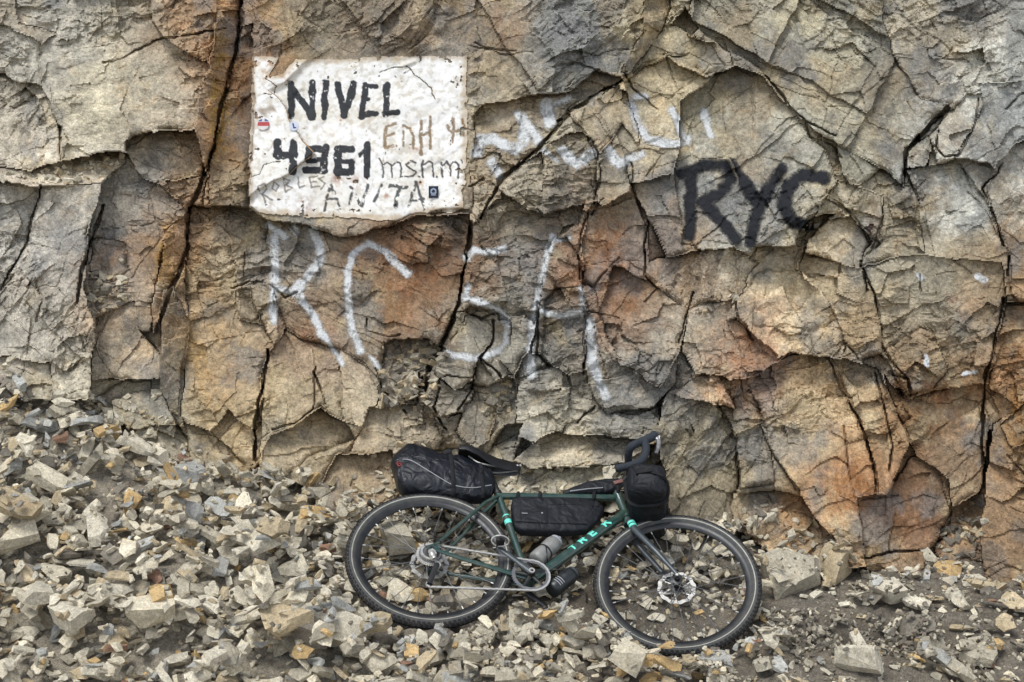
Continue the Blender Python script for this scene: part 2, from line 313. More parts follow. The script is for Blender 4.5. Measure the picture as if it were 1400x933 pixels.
CRACKS = [ # (zoom, polyline, width px, depth m)
 ('A', [(275,165),(320,155),(440,100),(560,85),(600,80)], 2.2, .05), ('A', [(645,-100),(640,60),(610,200),(570,370),(550,450),(500,560),(490,680),(430,860)], 5, .14),
 ('A', [(110,500),(100,560),(70,650),(0,770)], 3.5, .10), ('A', [(275,550),(240,640),(215,740),(205,800)], 4, .10), ('A', [(160,340),(165,430)], 3, .08),
 ('A', [(80,760),(100,740),(110,800),(95,850)], 2, .03), ('A', [(185,870),(210,900),(230,933)], 2, .03), ('A', [(0,260),(40,290),(80,270)], 2, .04),
 ('E', [(345,500),(320,640),(300,760),(300,880)], 4.5, .14), ('E', [(505,580),(520,610),(545,690)], 3, .07), ('E', [(510,560),(500,700)], 2, .05), ('E', [(360,775),(430,760),(500,700)], 2.5, .06),
 ('E', [(270,160),(265,250)], 1.8, .03), ('E', [(225,290),(280,270),(340,275),(400,320),(440,300)], 2.4, .06), ('E', [(250,400),(290,405),(330,380)], 1.8, .03),
 ('E', [(520,200),(600,220),(680,240)], 1.2, .02), ('E', [(690,400),(690,440),(760,455),(800,445)], 3, .06), ('E', [(1040,60),(1030,180),(1005,320),(960,440),(900,560),(880,640)], 6, .16),
 ('E', [(720,560),(740,640),(800,690),(820,720)], 3, .08), ('E', [(940,590),(910,700),(960,780)], 3, .09), ('E', [(1050,560),(1050,640),(1000,710)], 3, .08), ('E', [(870,590),(845,710)], 3, .09),
 ('F', [(575,50),(550,140),(545,320)], 2.5, .07), ('F', [(800,100),(800,300),(850,350)], 3, .07), ('F', [(550,330),(600,350),(690,240)], 2, .04), ('F', [(620,460),(700,470)], 3, .06),
 ('F', [(385,400),(380,600),(430,650)], 3, .07), ('F', [(565,430),(565,680)], 2.2, .06), ('F', [(530,870),(600,815)], 3, .06), ('F', [(100,440),(160,470),(220,450)], 3.5, .08),
 ('F', [(210,480),(205,560),(160,620),(240,690)], 3, .08), ('F', [(20,690),(130,690),(140,640)], 2, .05), ('F', [(790,400),(850,350)], 2, .04), ('F', [(640,0),(590,60)], 2, .05), ('F', [(720,540),(830,650)], 1.5, .02),
 ('C', [(650,345),(560,390),(440,470),(330,600),(200,712),(130,770),(50,930)], 4.5, .13), ('C', [(480,220),(560,240),(640,210),(690,205)], 1.8, .03), ('C', [(550,650),(560,760),(545,860)], 2, .05),
 ('C', [(690,690),(700,820),(740,900)], 2.4, .06), ('C', [(740,640),(830,660),(760,740)], 2, .04), ('C', [(830,230),(900,240),(940,225)], 2.5, .05), ('C', [(1005,318),(1090,310)], 2, .05),
 ('C', [(840,240),(860,330),(900,400)], 1.6, .03), ('C', [(660,310),(700,380),(770,450),(800,470)], 3, .07), ('C', [(0,205),(120,205),(210,215)], 1.6, .03), ('C', [(200,820),(230,850),(300,900)], 2, .05), ('C', [(0,690),(60,680),(130,640)], 1.8, .04),
 ('D', [(110,235),(190,340),(240,390),(330,435)], 3.2, .07), ('D', [(240,400),(250,440),(330,470),(350,500)], 2.5, .05), ('D', [(690,345),(640,400),(560,480),(545,590)], 4, .12), ('D', [(660,420),(650,470),(680,505),(720,495),(780,380),(790,320)], 2.6, .07),
 ('D', [(725,510),(760,560)], 2, .04), ('D', [(860,520),(800,600),(850,720),(870,780)], 3, .08), ('D', [(750,610),(800,660),(850,745)], 1.8, .04), ('D', [(700,820),(760,870)], 1.6, .03), ('D', [(330,640),(385,680),(440,770)], 3, .07),
 ('D', [(415,830),(430,933)], 3, .08), ('D', [(600,870),(600,933)], 2, .05), ('D', [(885,820),(890,880)], 3, .09), ('D', [(480,620),(480,700),(450,790)], 2, .04), ('D', [(0,215),(60,240),(100,230)], 1.5, .03), ('D', [(880,350),(930,300)], 2.4, .05), ('D', [(650,180),(720,190),(760,200)], 1.6, .03),
 ('G', [(940,150),(920,230),(910,290),(890,380),(885,450),(885,640)], 4, .12), ('G', [(940,160),(990,160)], 2.5, .06), ('G', [(565,60),(600,140),(615,230),(620,290)], 3, .08), ('G', [(480,305),(520,390),(560,470),(600,580),(610,650)], 3.2, .09),
 ('G', [(600,340),(625,430),(650,540),(640,600)], 3, .07), ('G', [(525,270),(520,295)], 3, .08), ('G', [(240,150),(245,200),(285,255)], 2.4, .06), ('G', [(560,670),(610,665),(660,660)], 2, .04), ('G', [(520,480),(530,600),(570,740)], 1.8, .04), ('G', [(655,700),(640,810)], 1.6, .03),
 ('G', [(190,425),(240,510),(245,640)], 3, .09), ('G', [(650,350),(690,360),(700,400)], 4, .09), ('G', [(800,690),(790,760),(740,800),(570,820)], 3.5, .08), ('G', [(350,690),(440,720),(470,770)], 1.6, .02), ('G', [(620,280),(660,330),(690,360)], 3, .07), ('G', [(5,20),(10,90)], 2.6, .06), ('G', [(130,130),(95,275)], 2.6, .07),
 ('G', [(250,360),(260,400),(300,440)], 2.5, .06), ('G', [(430,330),(440,430)], 1.3, .02), ('G', [(330,540),(400,650)], 1.6, .03), ('G', [(720,90),(715,130)], 1.4, .02), ('G', [(950,560),(1000,620)], 2.4, .04), ('G', [(960,690),(1030,720)], 1.5, .02),
 ('P', [(560,100),(570,88),(556,94)], 2.4, .02), ('P', [(366,105),(380,90),(384,60)], 2, .02), ('P', [(660,245),(640,255)], 2.5, .05), ('P', [(590,291),(640,290),(650,300)], 4, .05),
 ('P', [(650,60),(690,75),(730,70)], 1.5, .03), ('P', [(410,20),(450,45),(520,40),(560,60)], 1.3, .015), ('P', [(820,95),(790,85),(750,92)], 1.8, .04),
]
SPU = 1.7
uu = np.concatenate([np.arange(-500, -12, 9.), np.arange(-12, 1412, SPU), np.arange(1413, 1900, 9.)])
vv = np.concatenate([np.arange(-340, -12, 9.), np.arange(-12, 860, SPU), np.arange(862, 960, 7.)])
U, V = np.meshgrid(uu, vv, indexing='xy')            # [row, col]
NR, NC = U.shape
wu = U + 5 * vnoise(U / 46, V / 46, 1, True) + 2.2 * vnoise(U / 15, V / 15, 2, True) + 1.0 * vnoise(U / 6, V / 6, 3, True)
wv = V + 5 * vnoise(U / 46, V / 46, 4, True) + 2.2 * vnoise(U / 15, V / 15, 5, True) + 1.0 * vnoise(U / 6, V / 6, 6, True)
# a ground of smaller random blocks, then the traced slabs over it
CS = 105.
seeds = []
for i in range(-6, 20):
    for j in range(-5, 11): seeds.append(((i + random.random()) * CS, (j + random.random()) * CS))
seeds = np.array(seeds)
L = np.zeros((NR, NC), np.int32); bd = np.full((NR, NC), 1e9)
for k, (sx, sy) in enumerate(seeds):
    m = (np.abs(wu - sx) < 260) & (np.abs(wv - sy) < 260)
    d = ((wu[m] - sx) * 1.25) ** 2 + (wv[m] - sy) ** 2
    b = bd[m]; c = d < b; b[c] = d[c]; bd[m] = b; l = L[m]; l[c] = k; L[m] = l
nS = len(seeds)
pd = list(RNG.normal(0, .035, nS)); pgx = list(RNG.normal(0, .03, nS)); pgy = list(RNG.normal(-.04, .04, nS)); pc = [tuple(s) for s in seeds]
POLY = []
for zk, pts, d, gx, gy in SLABS:
    P_ = Z(zk, pts); a = np.array(P_); lo = a.min(0) - 14; hi = a.max(0) + 14
    m = (U > lo[0]) & (U < hi[0]) & (V > lo[1]) & (V < hi[1])
    idx = np.nonzero(m); ins = in_poly(wu[idx], wv[idx], P_)
    L[idx[0][ins], idx[1][ins]] = len(pd)
    cc = np.clip(a, [-40, -40], [1440, 860]).mean(0)
    pd.append(d); pgx.append(gx); pgy.append(gy); pc.append(tuple(cc)); POLY.append(P_)
pd = np.array(pd) * .64; pgx = np.array(pgx); pgy = np.array(pgy); pc = np.array(pc)
jit = RNG.normal(0, 1, (2, len(pd))); jit[:, nS] = 0                                # the panel's slab stays plane
pgx = (pgx * 1.05 + .042 * jit[0]) / 100; pgy = (pgy * 1.05 - .010 + .028 * jit[1] - .018 * np.abs(jit[1])) / 100
# drop specks: tiny leftovers of covered blocks take their neighbour's id
for it in range(3):
    cnt = np.bincount(L.ravel(), minlength=len(pd))
    bad = (cnt[L] < 160)
    if not bad.any(): break
    for sh in range(40):
        n2 = np.roll(L, 1, 1 if sh % 2 else 0); L = np.where(bad, n2, L); bad = (cnt[L] < 160)
        if not bad.any(): break
# distance (grid steps) to the nearest joint
dist = np.zeros((NR, NC), np.float32); alive = np.ones((NR, NC), bool); Lr = L
edge = np.zeros((NR, NC), bool)
edge[:, 1:] |= L[:, 1:] != L[:, :-1]; edge[:, :-1] |= L[:, 1:] != L[:, :-1]
edge[1:] |= L[1:] != L[:-1]; edge[:-1] |= L[1:] != L[:-1]
E_ = edge.copy()
for k in range(14):
    dist[~E_] += 1
    g = E_.copy(); g[:, 1:] |= E_[:, :-1]; g[:, :-1] |= E_[:, 1:]; g[1:] |= E_[:-1]; g[:-1] |= E_[1:]
    if k % 2:
        g[1:, 1:] |= E_[:-1, :-1]; g[:-1, :-1] |= E_[1:, 1:]; g[1:, :-1] |= E_[:-1, 1:]; g[:-1, 1:] |= E_[1:, :-1]
    E_ = g
# relief shared by all slabs, metres, + is into the rock
lab_off = RNG.random(len(pd)) * 50
th = (RNG.normal(0, .35, len(pd)) + .25)[L]
ru = U * np.cos(th) - V * np.sin(th); rv = U * np.sin(th) + V * np.cos(th)
fu = ru + 5 * vnoise(U / 30, V / 30, 8, True) + 2 * vnoise(U / 11, V / 11, 9, True)
fv = rv + 5 * vnoise(U / 30, V / 30, 10, True) + 2 * vnoise(U / 11, V / 11, 12, True)
rough = .30 + .8 * sstep(-.12, .25, fbm(U / 95, V / 95, 3, 63))        # smooth cleavage faces next to broken ones
insign = sstep(14, 0, np.maximum(np.maximum(345 - U, U - 636), np.maximum(78 - V, V - 296)))
rough = rough * (1 - .72 * insign)
ou = lab_off[L]                                                          # each slab breaks in its own way
D = -.055 * facets((fu + ou * 31) / 150, fv / 105, 30, .75, .10, .3)
D += -.026 * facets((fu + ou * 17) / 60, (fv + ou * 3) / 40, 36, .8, .10, .35) * rough
D += -.011 * facets(fu / 22, fv / 14, 42, .9, .12, .4) * rough
D += -.004 * facets(fu / 8.5, fv / 5.5, 48, .9, .12, .4) * rough
D += .034 * fbm(U / 190, V / 190, 3, 13, .5, True)
brk = sstep(-.12, .22, fbm(U / 95, V / 95, 3, 63)) * (1 - insign)
c1, t1 = chips((fu + ou * 13) / 52, (fv + ou * 7) / 33, 3, 1.1, .45); c2, t2 = chips((fu + ou * 5) / 20, fv / 12, 9, 1.1, .6); c3, t3 = chips(fu / 9, fv / 5.5, 15, 1.)
D += .046 * c1 * (.45 + .55 * brk) * (1 - .8 * insign) + .014 * c2 * (.12 + .88 * brk) * (1 - .7 * insign) + .0045 * c3 * (.2 + .8 * brk) * (1 - .5 * insign)
ter = fbm(fu / 80 + ou, fv / 50, 3, 17, .45, True) * 4.2; fr = ter - np.floor(ter)
D += -.013 * (np.floor(ter) + sstep(.90, 1., fr)) * rough                # spalled sheets with sharp edges
ter2 = fbm(fu / 26 + ou, fv / 17, 2, 23, .45, True) * 3.2; fr2 = ter2 - np.floor(ter2)
D += -.0055 * (np.floor(ter2) + sstep(.86, 1., fr2)) * rough
D += .0022 * fbm(U / 5, V / 5, 3, 29) * rough
# worn edges of the slabs
D += .022 * np.clip(1 - dist / 4, 0, 1) ** 2 * 1.5 * np.clip(.15 + 1.6 * fbm(U / 40, V / 40, 3, 33), 0, 1) * (1 - .8 * insign)
cu = U + 3 * vnoise(U / 34, V / 34, 45, True) + 1.8 * vnoise(U / 14, V / 14, 51, True) + 1.0 * vnoise(U / 6, V / 6, 52, True)
cv = V + 3 * vnoise(U / 34, V / 34, 46, True) + 1.8 * vnoise(U / 14, V / 14, 53, True) + 1.0 * vnoise(U / 6, V / 6, 54, True)
for zk, pts, w, dp in CRACKS:
    P_ = Z(zk, pts); a = np.array(P_); lo = a.min(0) - 26; hi = a.max(0) + 26
    r0, r1 = np.searchsorted(vv, [lo[1], hi[1]]); c0, c1 = np.searchsorted(uu, [lo[0], hi[0]])
    sl = (slice(r0, r1), slice(c0, c1))
    if r1 <= r0 or c1 <= c0: continue
    d = seg_dist(cu[sl], cv[sl], P_)
    ww = w * (.25 + 1.1 * np.clip(.5 + 1.3 * fbm(U[sl] / 30, V[sl] / 30, 3, 57), 0, 1.3)) * (.62 if w > 3.9 else .42)
    D[sl] += .8 * dp * np.clip(ww / 1.3, .25, 1) * np.clip(1 - (d / np.maximum(ww, 1.3)) ** 2, 0, 1) ** .5 * 1.0 + .006 * np.clip(1 - d / (ww * 3), 0, 1)
# hairline joints
hx = (wu + 30) / 88; hy = (wv + 11) / 76
def f21(x, y, seed):
    xi = np.floor(x).astype(np.int64); yi = np.floor(y).astype(np.int64); f1 = np.full(x.shape, 9.); f2 = np.full(x.shape, 9.)
    for dx in (-1, 0, 1):
        for dy in (-1, 0, 1):
            a = (xi + dx) & 255; b = (yi + dy) & 255
            d = np.hypot(x - xi - dx - _T[seed][a, b], y - yi - dy - _T[seed + 1][a, b])
            f2 = np.where(d < f1, f1, np.minimum(f2, d)); f1 = np.minimum(f1, d)
    return f2 - f1
hair = f21(hx, hy, 59) * 80
D += .012 * np.clip(1 - hair / 2.2, 0, 1) * sstep(.0, .35, fbm(U / 120, V / 120, 2, 61)) * (1 - insign)
def base_y(u, v):
    return 6.02 + .50 * (760 - v) / 760 + .05 * np.clip((700 - u) / 700, -1, 1)
PITA = pd - pgx * pc[:, 0] - pgy * pc[:, 1]
def cliff_depth(i, j, lab):
    u = U[i, j]; v = V[i, j]
    pl = PITA[lab] + pgx[lab] * u + pgy[lab] * v
    pl = np.clip(pl, pd[lab] - .28, pd[lab] + .28)
    return base_y(u, v) + D[i, j] + pl
def ray(u, v, y):
    return np.stack([(u - 700) / FPX * y, y, CAMZ - (v - 466.5) / FPX * y], -1)
def cliff_pos(i, j, lab, dy=0.):
    return ray(U[i, j], V[i, j], cliff_depth(i, j, lab) + dy)
# colour of the rock itself: grey-brown, ochre and iron-stained areas
ANCH = [(60,60,150,140,124),(200,40,150,137,116),(260,30,150,112,68),(150,150,172,156,124),(230,150,160,145,122),(300,150,160,110,50),(318,60,150,100,44),(60,330,158,148,136),(30,450,150,140,126),(120,260,168,155,136),
 (170,330,122,114,106),(190,450,132,124,110),(228,350,160,108,46),(215,420,150,105,50),(300,330,142,122,90),(290,480,162,126,72),(300,560,158,132,86),(244,450,178,142,84),(400,540,172,146,100),(450,600,158,138,106),(330,400,146,126,94),(480,400,136,122,102),
 (560,375,138,84,50),(535,400,140,80,46),(600,330,112,88,66),(560,480,112,100,84),(640,480,150,140,122),(660,560,124,114,100),(700,250,145,128,102),(750,250,142,130,112),(450,40,130,112,86),(600,60,148,120,84),(680,60,140,116,86),(750,50,112,108,102),(700,112,166,140,96),
 (900,110,168,148,108),(850,170,152,134,104),(1000,60,140,126,102),(1100,80,164,146,110),(1200,50,150,137,114),(1300,50,122,109,90),(1290,130,116,98,74),(1050,170,160,148,126),(1000,260,138,130,118),(840,330,158,100,60),(830,400,140,94,58),(900,380,148,116,78),(760,450,120,114,106),
 (820,560,132,122,106),(1100,400,170,150,114),(950,450,148,136,116),(1020,490,156,104,66),(1150,520,168,140,96),(1100,600,158,138,102),(960,600,152,134,98),(950,650,120,104,80),(1150,680,140,78,34),(1170,640,150,92,46),(1230,700,132,92,58),(1150,750,160,132,92),(1250,450,138,116,86),
 (1300,400,134,120,96),(1360,150,168,162,150),(1300,190,170,164,152),(1380,110,160,154,142),(1180,160,152,136,106),(1380,420,136,100,62),(1385,560,150,108,56),(1370,720,138,104,64),(1275,545,134,74,38),(1310,620,120,98,72),(200,600,148,138,116),(120,540,160,148,126),(1090,340,170,150,116),(1200,330,140,124,98),
 (760,90,108,106,104),(545,30,120,100,80),(440,470,150,116,92),(560,140,150,130,100),(690,180,150,140,124),(1040,300,132,126,118),(880,230,150,138,118),(600,560,138,126,108),(520,560,150,132,102),(760,600,160,148,124),(560,640,150,130,100),(800,640,168,152,122),(500,650,150,124,88)]
AN = np.array(ANCH, float); AN[:, 3] = np.maximum(AN[:, 3], AN[:, 2] * .68); ACOL = np.array([lin(*a[2:]) for a in AN])
cu2 = U + 60 * fbm(U / 60, V / 60, 6, 40, .68) + 26 * t1 + 16 * t2; cv2 = V + 60 * fbm(U / 60, V / 60, 6, 44, .68) + 20 * t2 - 24 * t1
num = np.zeros((NR, NC, 3)); den = np.zeros((NR, NC))
for k in range(len(AN)):
    w = np.exp(-((cu2 - AN[k, 0]) ** 2 + (cv2 - AN[k, 1]) ** 2) / (2 * 42. ** 2)) + 1e-6
    num += w[..., None] * ACOL[k]; den += w
COL = num / den[..., None]
COL *= 1.45 * (1 + .22 * t1 + .20 * t2 + .14 * t3)[..., None]
lum = COL @ np.array([.3, .55, .15]); COL = lum[..., None] + (COL - lum[..., None]) * .92
tint = 1 + RNG.normal(0, .09, (len(pd), 1)) + RNG.normal(0, .03, (len(pd), 1)) * np.array([[1, 0, -1.2]]); COL *= tint[L]
def blot(seed, s, a, b): return sstep(a, b, fbm(U / s, V / s * .8, 5, seed, .6))
def paintc(mask, rgb, k): 
    global COL
    c = np.array(lin(*rgb)); m = (mask * k)[..., None]; COL = COL * (1 - m) + c * m
paintc(blot(3, 85, .10, .42) * sstep(.1, .3, U / 1400), (148, 120, 78), .45)
paintc(blot(9, 60, .18, .45), (104, 100, 96), .50)
paintc(blot(15, 45, .22, .5), (186, 164, 122), .50)
lum = COL @ np.array([.3, .55, .15]); COL = (lum[..., None] + (COL - lum[..., None]) * .74) * np.array([.96, .975, .93])
paintc(blot(9, 70, .06, .34), (118, 119, 118), .55)
for (u0, v0, ru_, rv_, rgb, k) in [(560,370,62,52,(120,62,34),.75),(590,340,44,34,(112,62,36),.6),(540,430,26,22,(128,74,40),.6),(835,330,34,55,(142,78,40),.7),(860,420,28,34,(136,76,42),.6),(1160,665,48,52,(132,68,26),.8),(1235,715,40,30,(122,66,34),.6),
    (1280,535,38,18,(120,56,30),.8),(1020,480,30,36,(148,84,50),.65),(300,520,30,44,(160,104,44),.6),(430,455,34,22,(128,66,46),.55),(1390,580,30,52,(160,104,44),.6),(1195,300,14,34,(128,72,34),.5),(302,130,20,120,(178,128,56),.9),(690,40,34,40,(150,84,50),.45),
    (1300,408,12,9,(120,52,30),.8),(1300,45,44,26,(100,88,74),.4),(226,350,15,64,(168,122,60),.8),(1385,470,24,50,(140,84,44),.5),(270,480,18,40,(170,120,58),.5),(770,200,40,30,(170,150,112),.4),(940,400,28,40,(140,92,56),.45)]:
    q = ((U - u0) / ru_) ** 2 + ((V - v0) / rv_) ** 2
    paintc(sstep(1.7, .2, q + .2) * sstep(-.16, .26, fbm(U / 24, V / 34, 6, 62, .78) + .25 * sstep(.9, .1, q) + .30 * t2 + .2 * t3) * (.35 + .65 * sstep(-.12, .12, fbm(U / 5, V / 13, 4, 38, .7))), (np.array(rgb) * np.array([.82, .88, .82]) + np.array((22, 20, 12))).clip(0, 255), k * .80)
dust = sstep(.1, .5, fbm(U / 50, V / 50, 3, 31)) * np.exp(-((U - 60) / 260) ** 2 - ((V - 480) / 240) ** 2)
paintc(dust, (168, 158, 142), .6)
COL = np.clip(COL * 1.0, .01, .9)
# backing sheet (unseen, added to block light through the joints) and one mesh for each slab
bu = np.arange(-500, 1901, 60.); bv = np.arange(-340, 961, 60.); BU, BV = np.meshgrid(bu, bv)
bp = ray(BU, BV, base_y(BU, BV) + .42).reshape(-1, 3); nb = len(bu)
bf = np.array([[r * nb + c, (r + 1) * nb + c, (r + 1) * nb + c + 1, r * nb + c + 1] for r in range(len(bv) - 1) for c in range(nb - 1)])
rock_face = np_obj('rock_face', bp, bf, M_ROCK, cols=np.tile(np.array(lin(120, 108, 90)), (len(bp), 1)))
tag(rock_face, 'rough grey and ochre road-cut rock face full of cracks and rust stains', 'rock face', kind='structure')
FI, FJ = np.meshgrid(np.arange(NR - 1), np.arange(NC - 1), indexing='ij'); FI = FI.ravel(); FJ = FJ.ravel()
FL = L[FI, FJ]
order = np.argsort(FL, kind='stable'); bnds = np.searchsorted(FL[order], np.arange(len(pd) + 1))
n_slab = 0
for lab in range(len(pd)):
    s = order[bnds[lab]:bnds[lab + 1]]
    if len(s) == 0: continue
    i = FI[s]; j = FJ[s]
    quad = np.stack([i * NC + j, (i + 1) * NC + j, (i + 1) * NC + j + 1, i * NC + j + 1], 1)
    uq, inv = np.unique(quad.ravel(), return_inverse=True); F_ = inv.reshape(-1, 4)
    vi, vj = uq // NC, uq % NC
    P0 = cliff_pos(vi, vj, lab); cl = COL[vi, vj]
    e = np.concatenate([F_[:, [0, 1]], F_[:, [1, 2]], F_[:, [2, 3]], F_[:, [3, 0]]])
    key = np.sort(e, 1); k1 = key[:, 0].astype(np.int64) * len(uq) + key[:, 1]
    _, first, cn = np.unique(k1, return_index=True, return_counts=True)
    be = e[first[cn == 1]]; ne = len(be)
    A0, A1 = P0[be[:, 0]], P0[be[:, 1]]
    back = lambda P: ray(700 + FPX * P[:, 0] / P[:, 1], 466.5 - FPX * (P[:, 2] - CAMZ) / P[:, 1], P[:, 1] + .30)
    n0 = len(P0)
    Vv = np.concatenate([P0, A0, A1, back(A0), back(A1)])
    ar = np.arange(ne)
    sk = np.stack([n0 + ar, n0 + 2 * ne + ar, n0 + 3 * ne + ar, n0 + ne + ar], 1)
    cc = np.concatenate([cl, cl[be[:, 0]], cl[be[:, 1]], cl[be[:, 0]], cl[be[:, 1]]])
    np_obj('rock_slab', Vv, np.concatenate([F_, sk]), M_ROCK, rock_face, cols=cc, smooth=False); n_slab += 1
print('slabs', n_slab)
# ------------------------------------------------------------------ paint on the rock: the white panel with its lettering
def stroke_mask(px, py, strokes, soft):
    m = np.zeros(px.shape, np.float32)
    for pts, w in strokes:
        a = np.array(pts); sel = (px > a[:, 0].min() - w - 9) & (px < a[:, 0].max() + w + 9) & (py > a[:, 1].min() - w - 9) & (py < a[:, 1].max() + w + 9)
        if not sel.any(): continue
        d = seg_dist(px[sel], py[sel], pts); m[sel] = np.maximum(m[sel], sstep(w / 2 + soft, w / 2 - soft, d))
    return m
def S(z, items):
    s = ZM[z][2]; return [(Z(z, pts), w / s) for pts, w in items]
GIDX = {}
def field_depth(u, v):
    """depth of the rock under (u, v): bilinear in the slab grid"""
    D_ = field_depth.D; x = np.interp(u, uu, np.arange(NC)); y = np.interp(v, vv, np.arange(NR))
    x0 = np.clip(np.floor(x).astype(int), 0, NC - 2); y0 = np.clip(np.floor(y).astype(int), 0, NR - 2); fx = x - x0; fy = y - y0
    return (D_[y0, x0] * (1 - fx) + D_[y0, x0 + 1] * fx) * (1 - fy) + (D_[y0 + 1, x0] * (1 - fx) + D_[y0 + 1, x0 + 1] * fx) * fy
_i, _j = np.meshgrid(np.arange(NR), np.arange(NC), indexing='ij')
field_depth.D = cliff_depth(_i, _j, L)
SIGN = Z('B', [(82,92),(205,98),(160,180),(190,187),(232,176),(285,110),(560,106),(690,96),(1098,90),(1098,360),(1095,585),(1095,690),(1075,720),(1080,810),(1020,835),(930,828),(880,840),(820,865),(690,865),(480,850),(330,848),(210,838),(70,825),(70,600),(82,350)])
SX, SY = np.meshgrid(np.arange(338, 641, .95), np.arange(73, 303, .95))
sxw = SX + 1.6 * vnoise(SX / 9, SY / 9, 5, True) + .8 * vnoise(SX / 3, SY / 3, 6, True); syw = SY + 1.6 * vnoise(SX / 9, SY / 9, 7, True) + .8 * vnoise(SX / 3, SY / 3, 8, True)
s_in = in_poly(sxw, syw, SIGN)
sd_ = seg_dist(SX, SY, SIGN + SIGN[:1])
flake = (fbm(SX / 7, SY / 7, 4, 12) - .10 * np.clip(sd_ / 10, 0, 3.4) > .36) | (seg_dist(sxw, syw, Z('B', [(815,135),(850,180),(930,240),(945,290)])) < 1.0) | (seg_dist(sxw, syw, Z('B', [(690,170),(740,150),(815,140)])) < .8) | (seg_dist(sxw, syw, Z('B', [(80,660),(120,650),(140,605),(215,588)])) < .7) | (seg_dist(sxw, syw, Z('B', [(140,190),(195,230),(190,270),(135,270)])) < .7)
for (bx, by, r) in [(490,665,5),(575,685,6),(545,670,4),(1080,700,4),(630,668,3.5),(320,800,5),(1090,640,3),(880,690,3),(165,120,4),(100,130,3)]:
    q = Z('B', [(bx, by)])[0]; flake |= np.hypot(sxw - q[0], (syw - q[1]) * 1.3) < r * .5 * (1 + fbm(SX / 3, SY / 3, 2, 13))
s_in &= ~flake
BLK = S('B', [([(272,228),(270,376)],30), ([(268,232),(368,378)],30), ([(370,218),(368,383)],28), ([(430,222),(428,383)],29), ([(490,228),(520,374)],30), ([(566,228),(522,376)],30),
  ([(620,230),(604,378)],28), ([(612,236),(676,233)],20), ([(610,300),(634,298)],20), ([(604,370),(674,366)],24), ([(722,228),(718,370)],28), ([(712,361),(772,358)],26),
  ([(207,498),(204,566)],34), ([(196,563),(288,563)],28), ([(279,505),(277,638)],35), ([(430,534),(356,532)],30), ([(352,532),(352,580)],32), ([(346,588),(430,580)],22), ([(431,522),(424,632)],34), ([(428,632),(338,632)],32),
  ([(560,534),(488,534)],32), ([(492,532),(490,640)],34), ([(490,643),(556,640)],32), ([(558,640),(558,592)],30), ([(560,590),(492,592)],20), ([(596,562),(634,514)],16), ([(630,512),(627,655)],31)])
THIN = S('B', [([(690,578),(700,600),(703,665)],9), ([(703,612),(725,592),(745,605),(748,665)],9), ([(748,612),(770,592),(788,605),(790,665)],9), ([(858,595),(832,586),(812,603),(830,622),(858,640),(850,662),(812,662)],9), ([(796,662),(800,664)],9), ([(874,662),(878,664)],9),
  ([(890,590),(893,665)],9), ([(893,612),(915,590),(935,600),(938,665)],9), ([(953,662),(957,664)],9), ([(980,598),(985,665)],10), ([(985,612),(1005,590),(1020,605),(1022,660)],9), ([(1022,612),(1042,592),(1058,605),(1060,668)],10), ([(1072,580),(1075,600)],7)])
GOLD = S('B', [([(765,412),(716,424),(711,525),(765,520)],15), ([(715,470),(755,462)],12), ([(797,425),(800,515)],14), ([(800,424),(835,436),(852,475),(848,530)],14), ([(882,398),(882,560)],15), ([(925,382),(926,525)],15), ([(885,468),(925,455)],13), ([(1008,420),(1025,455),(1065,442)],14), ([(1035,385),(1033,498)],14), ([(1076,388),(1085,430),(1082,470)],12)])
GREY = S('B', [([(115,715),(150,785)],10), ([(118,712),(148,695),(155,720),(130,745),(185,775)],9), ([(190,690),(178,720),(200,735),(212,705),(190,690)],8), ([(235,670),(245,735)],8), ([(235,672),(262,680),(245,700),(275,715),(248,735)],8), ([(300,665),(312,715),(335,705)],8), ([(395,660),(360,668),(368,715),(400,705)],8), ([(365,690),(388,685)],8), ([(425,662),(402,670),(425,695),(405,718)],8)])
ANI = S('B', [([(458,706),(424,818)],15), ([(460,710),(502,812)],13), ([(438,775),(490,768)],9), ([(560,735),(545,795)],11), ([(553,715),(602,800)],14), ([(634,704),(606,800)],13), ([(697,700),(664,782)],14), ([(735,708),(816,716)],17), ([(778,715),(764,806)],17), ([(862,690),(822,802)],14), ([(860,690),(900,812)],14), ([(835,772),(896,768)],15)])
BLK = [(p, w * 1.12) for p, w in BLK]; mk = stroke_mask(sxw, syw, BLK, .35); mt = stroke_mask(sxw, syw, THIN, .5); mg = stroke_mask(sxw, syw, GOLD, .7); my = stroke_mask(sxw, syw, GREY, .7); ma = stroke_mask(sxw, syw, ANI, .6)
SC = np.ones(SX.shape + (3,)) * np.array([.76, .75, .715])
def sp(mask, rgb, k=1.):
    global SC
    m = (mask * k)[..., None]; SC = SC * (1 - m) + np.array(lin(*rgb)) * m
sp(sstep(.05, .45, fbm(SX / 40, SY / 40, 4, 20)), (214, 208, 194), .5); sp(sstep(.12, .4, fbm(SX / 14, SY / 14, 4, 21)), (196, 186, 164), .32)
sp(sstep(.14, .34, fbm(SX / 5, SY / 5, 3, 24)), (166, 150, 124), .36); sp(sstep(9, 1, sd_ + 5 * fbm(SX / 8, SY / 8, 3, 25)), (160, 134, 92), .6)
sp(sstep(.92, .99, ridged(SX / 46, SY / 60, 3, 27)), (130, 104, 70), .7)
sp(np.exp(-((SX - 372) / 22) ** 2 - ((SY - 96) / 20) ** 2) * sstep(-.1, .4, fbm(SX / 8, SY / 8, 3, 28)), (168, 122, 72), .8)
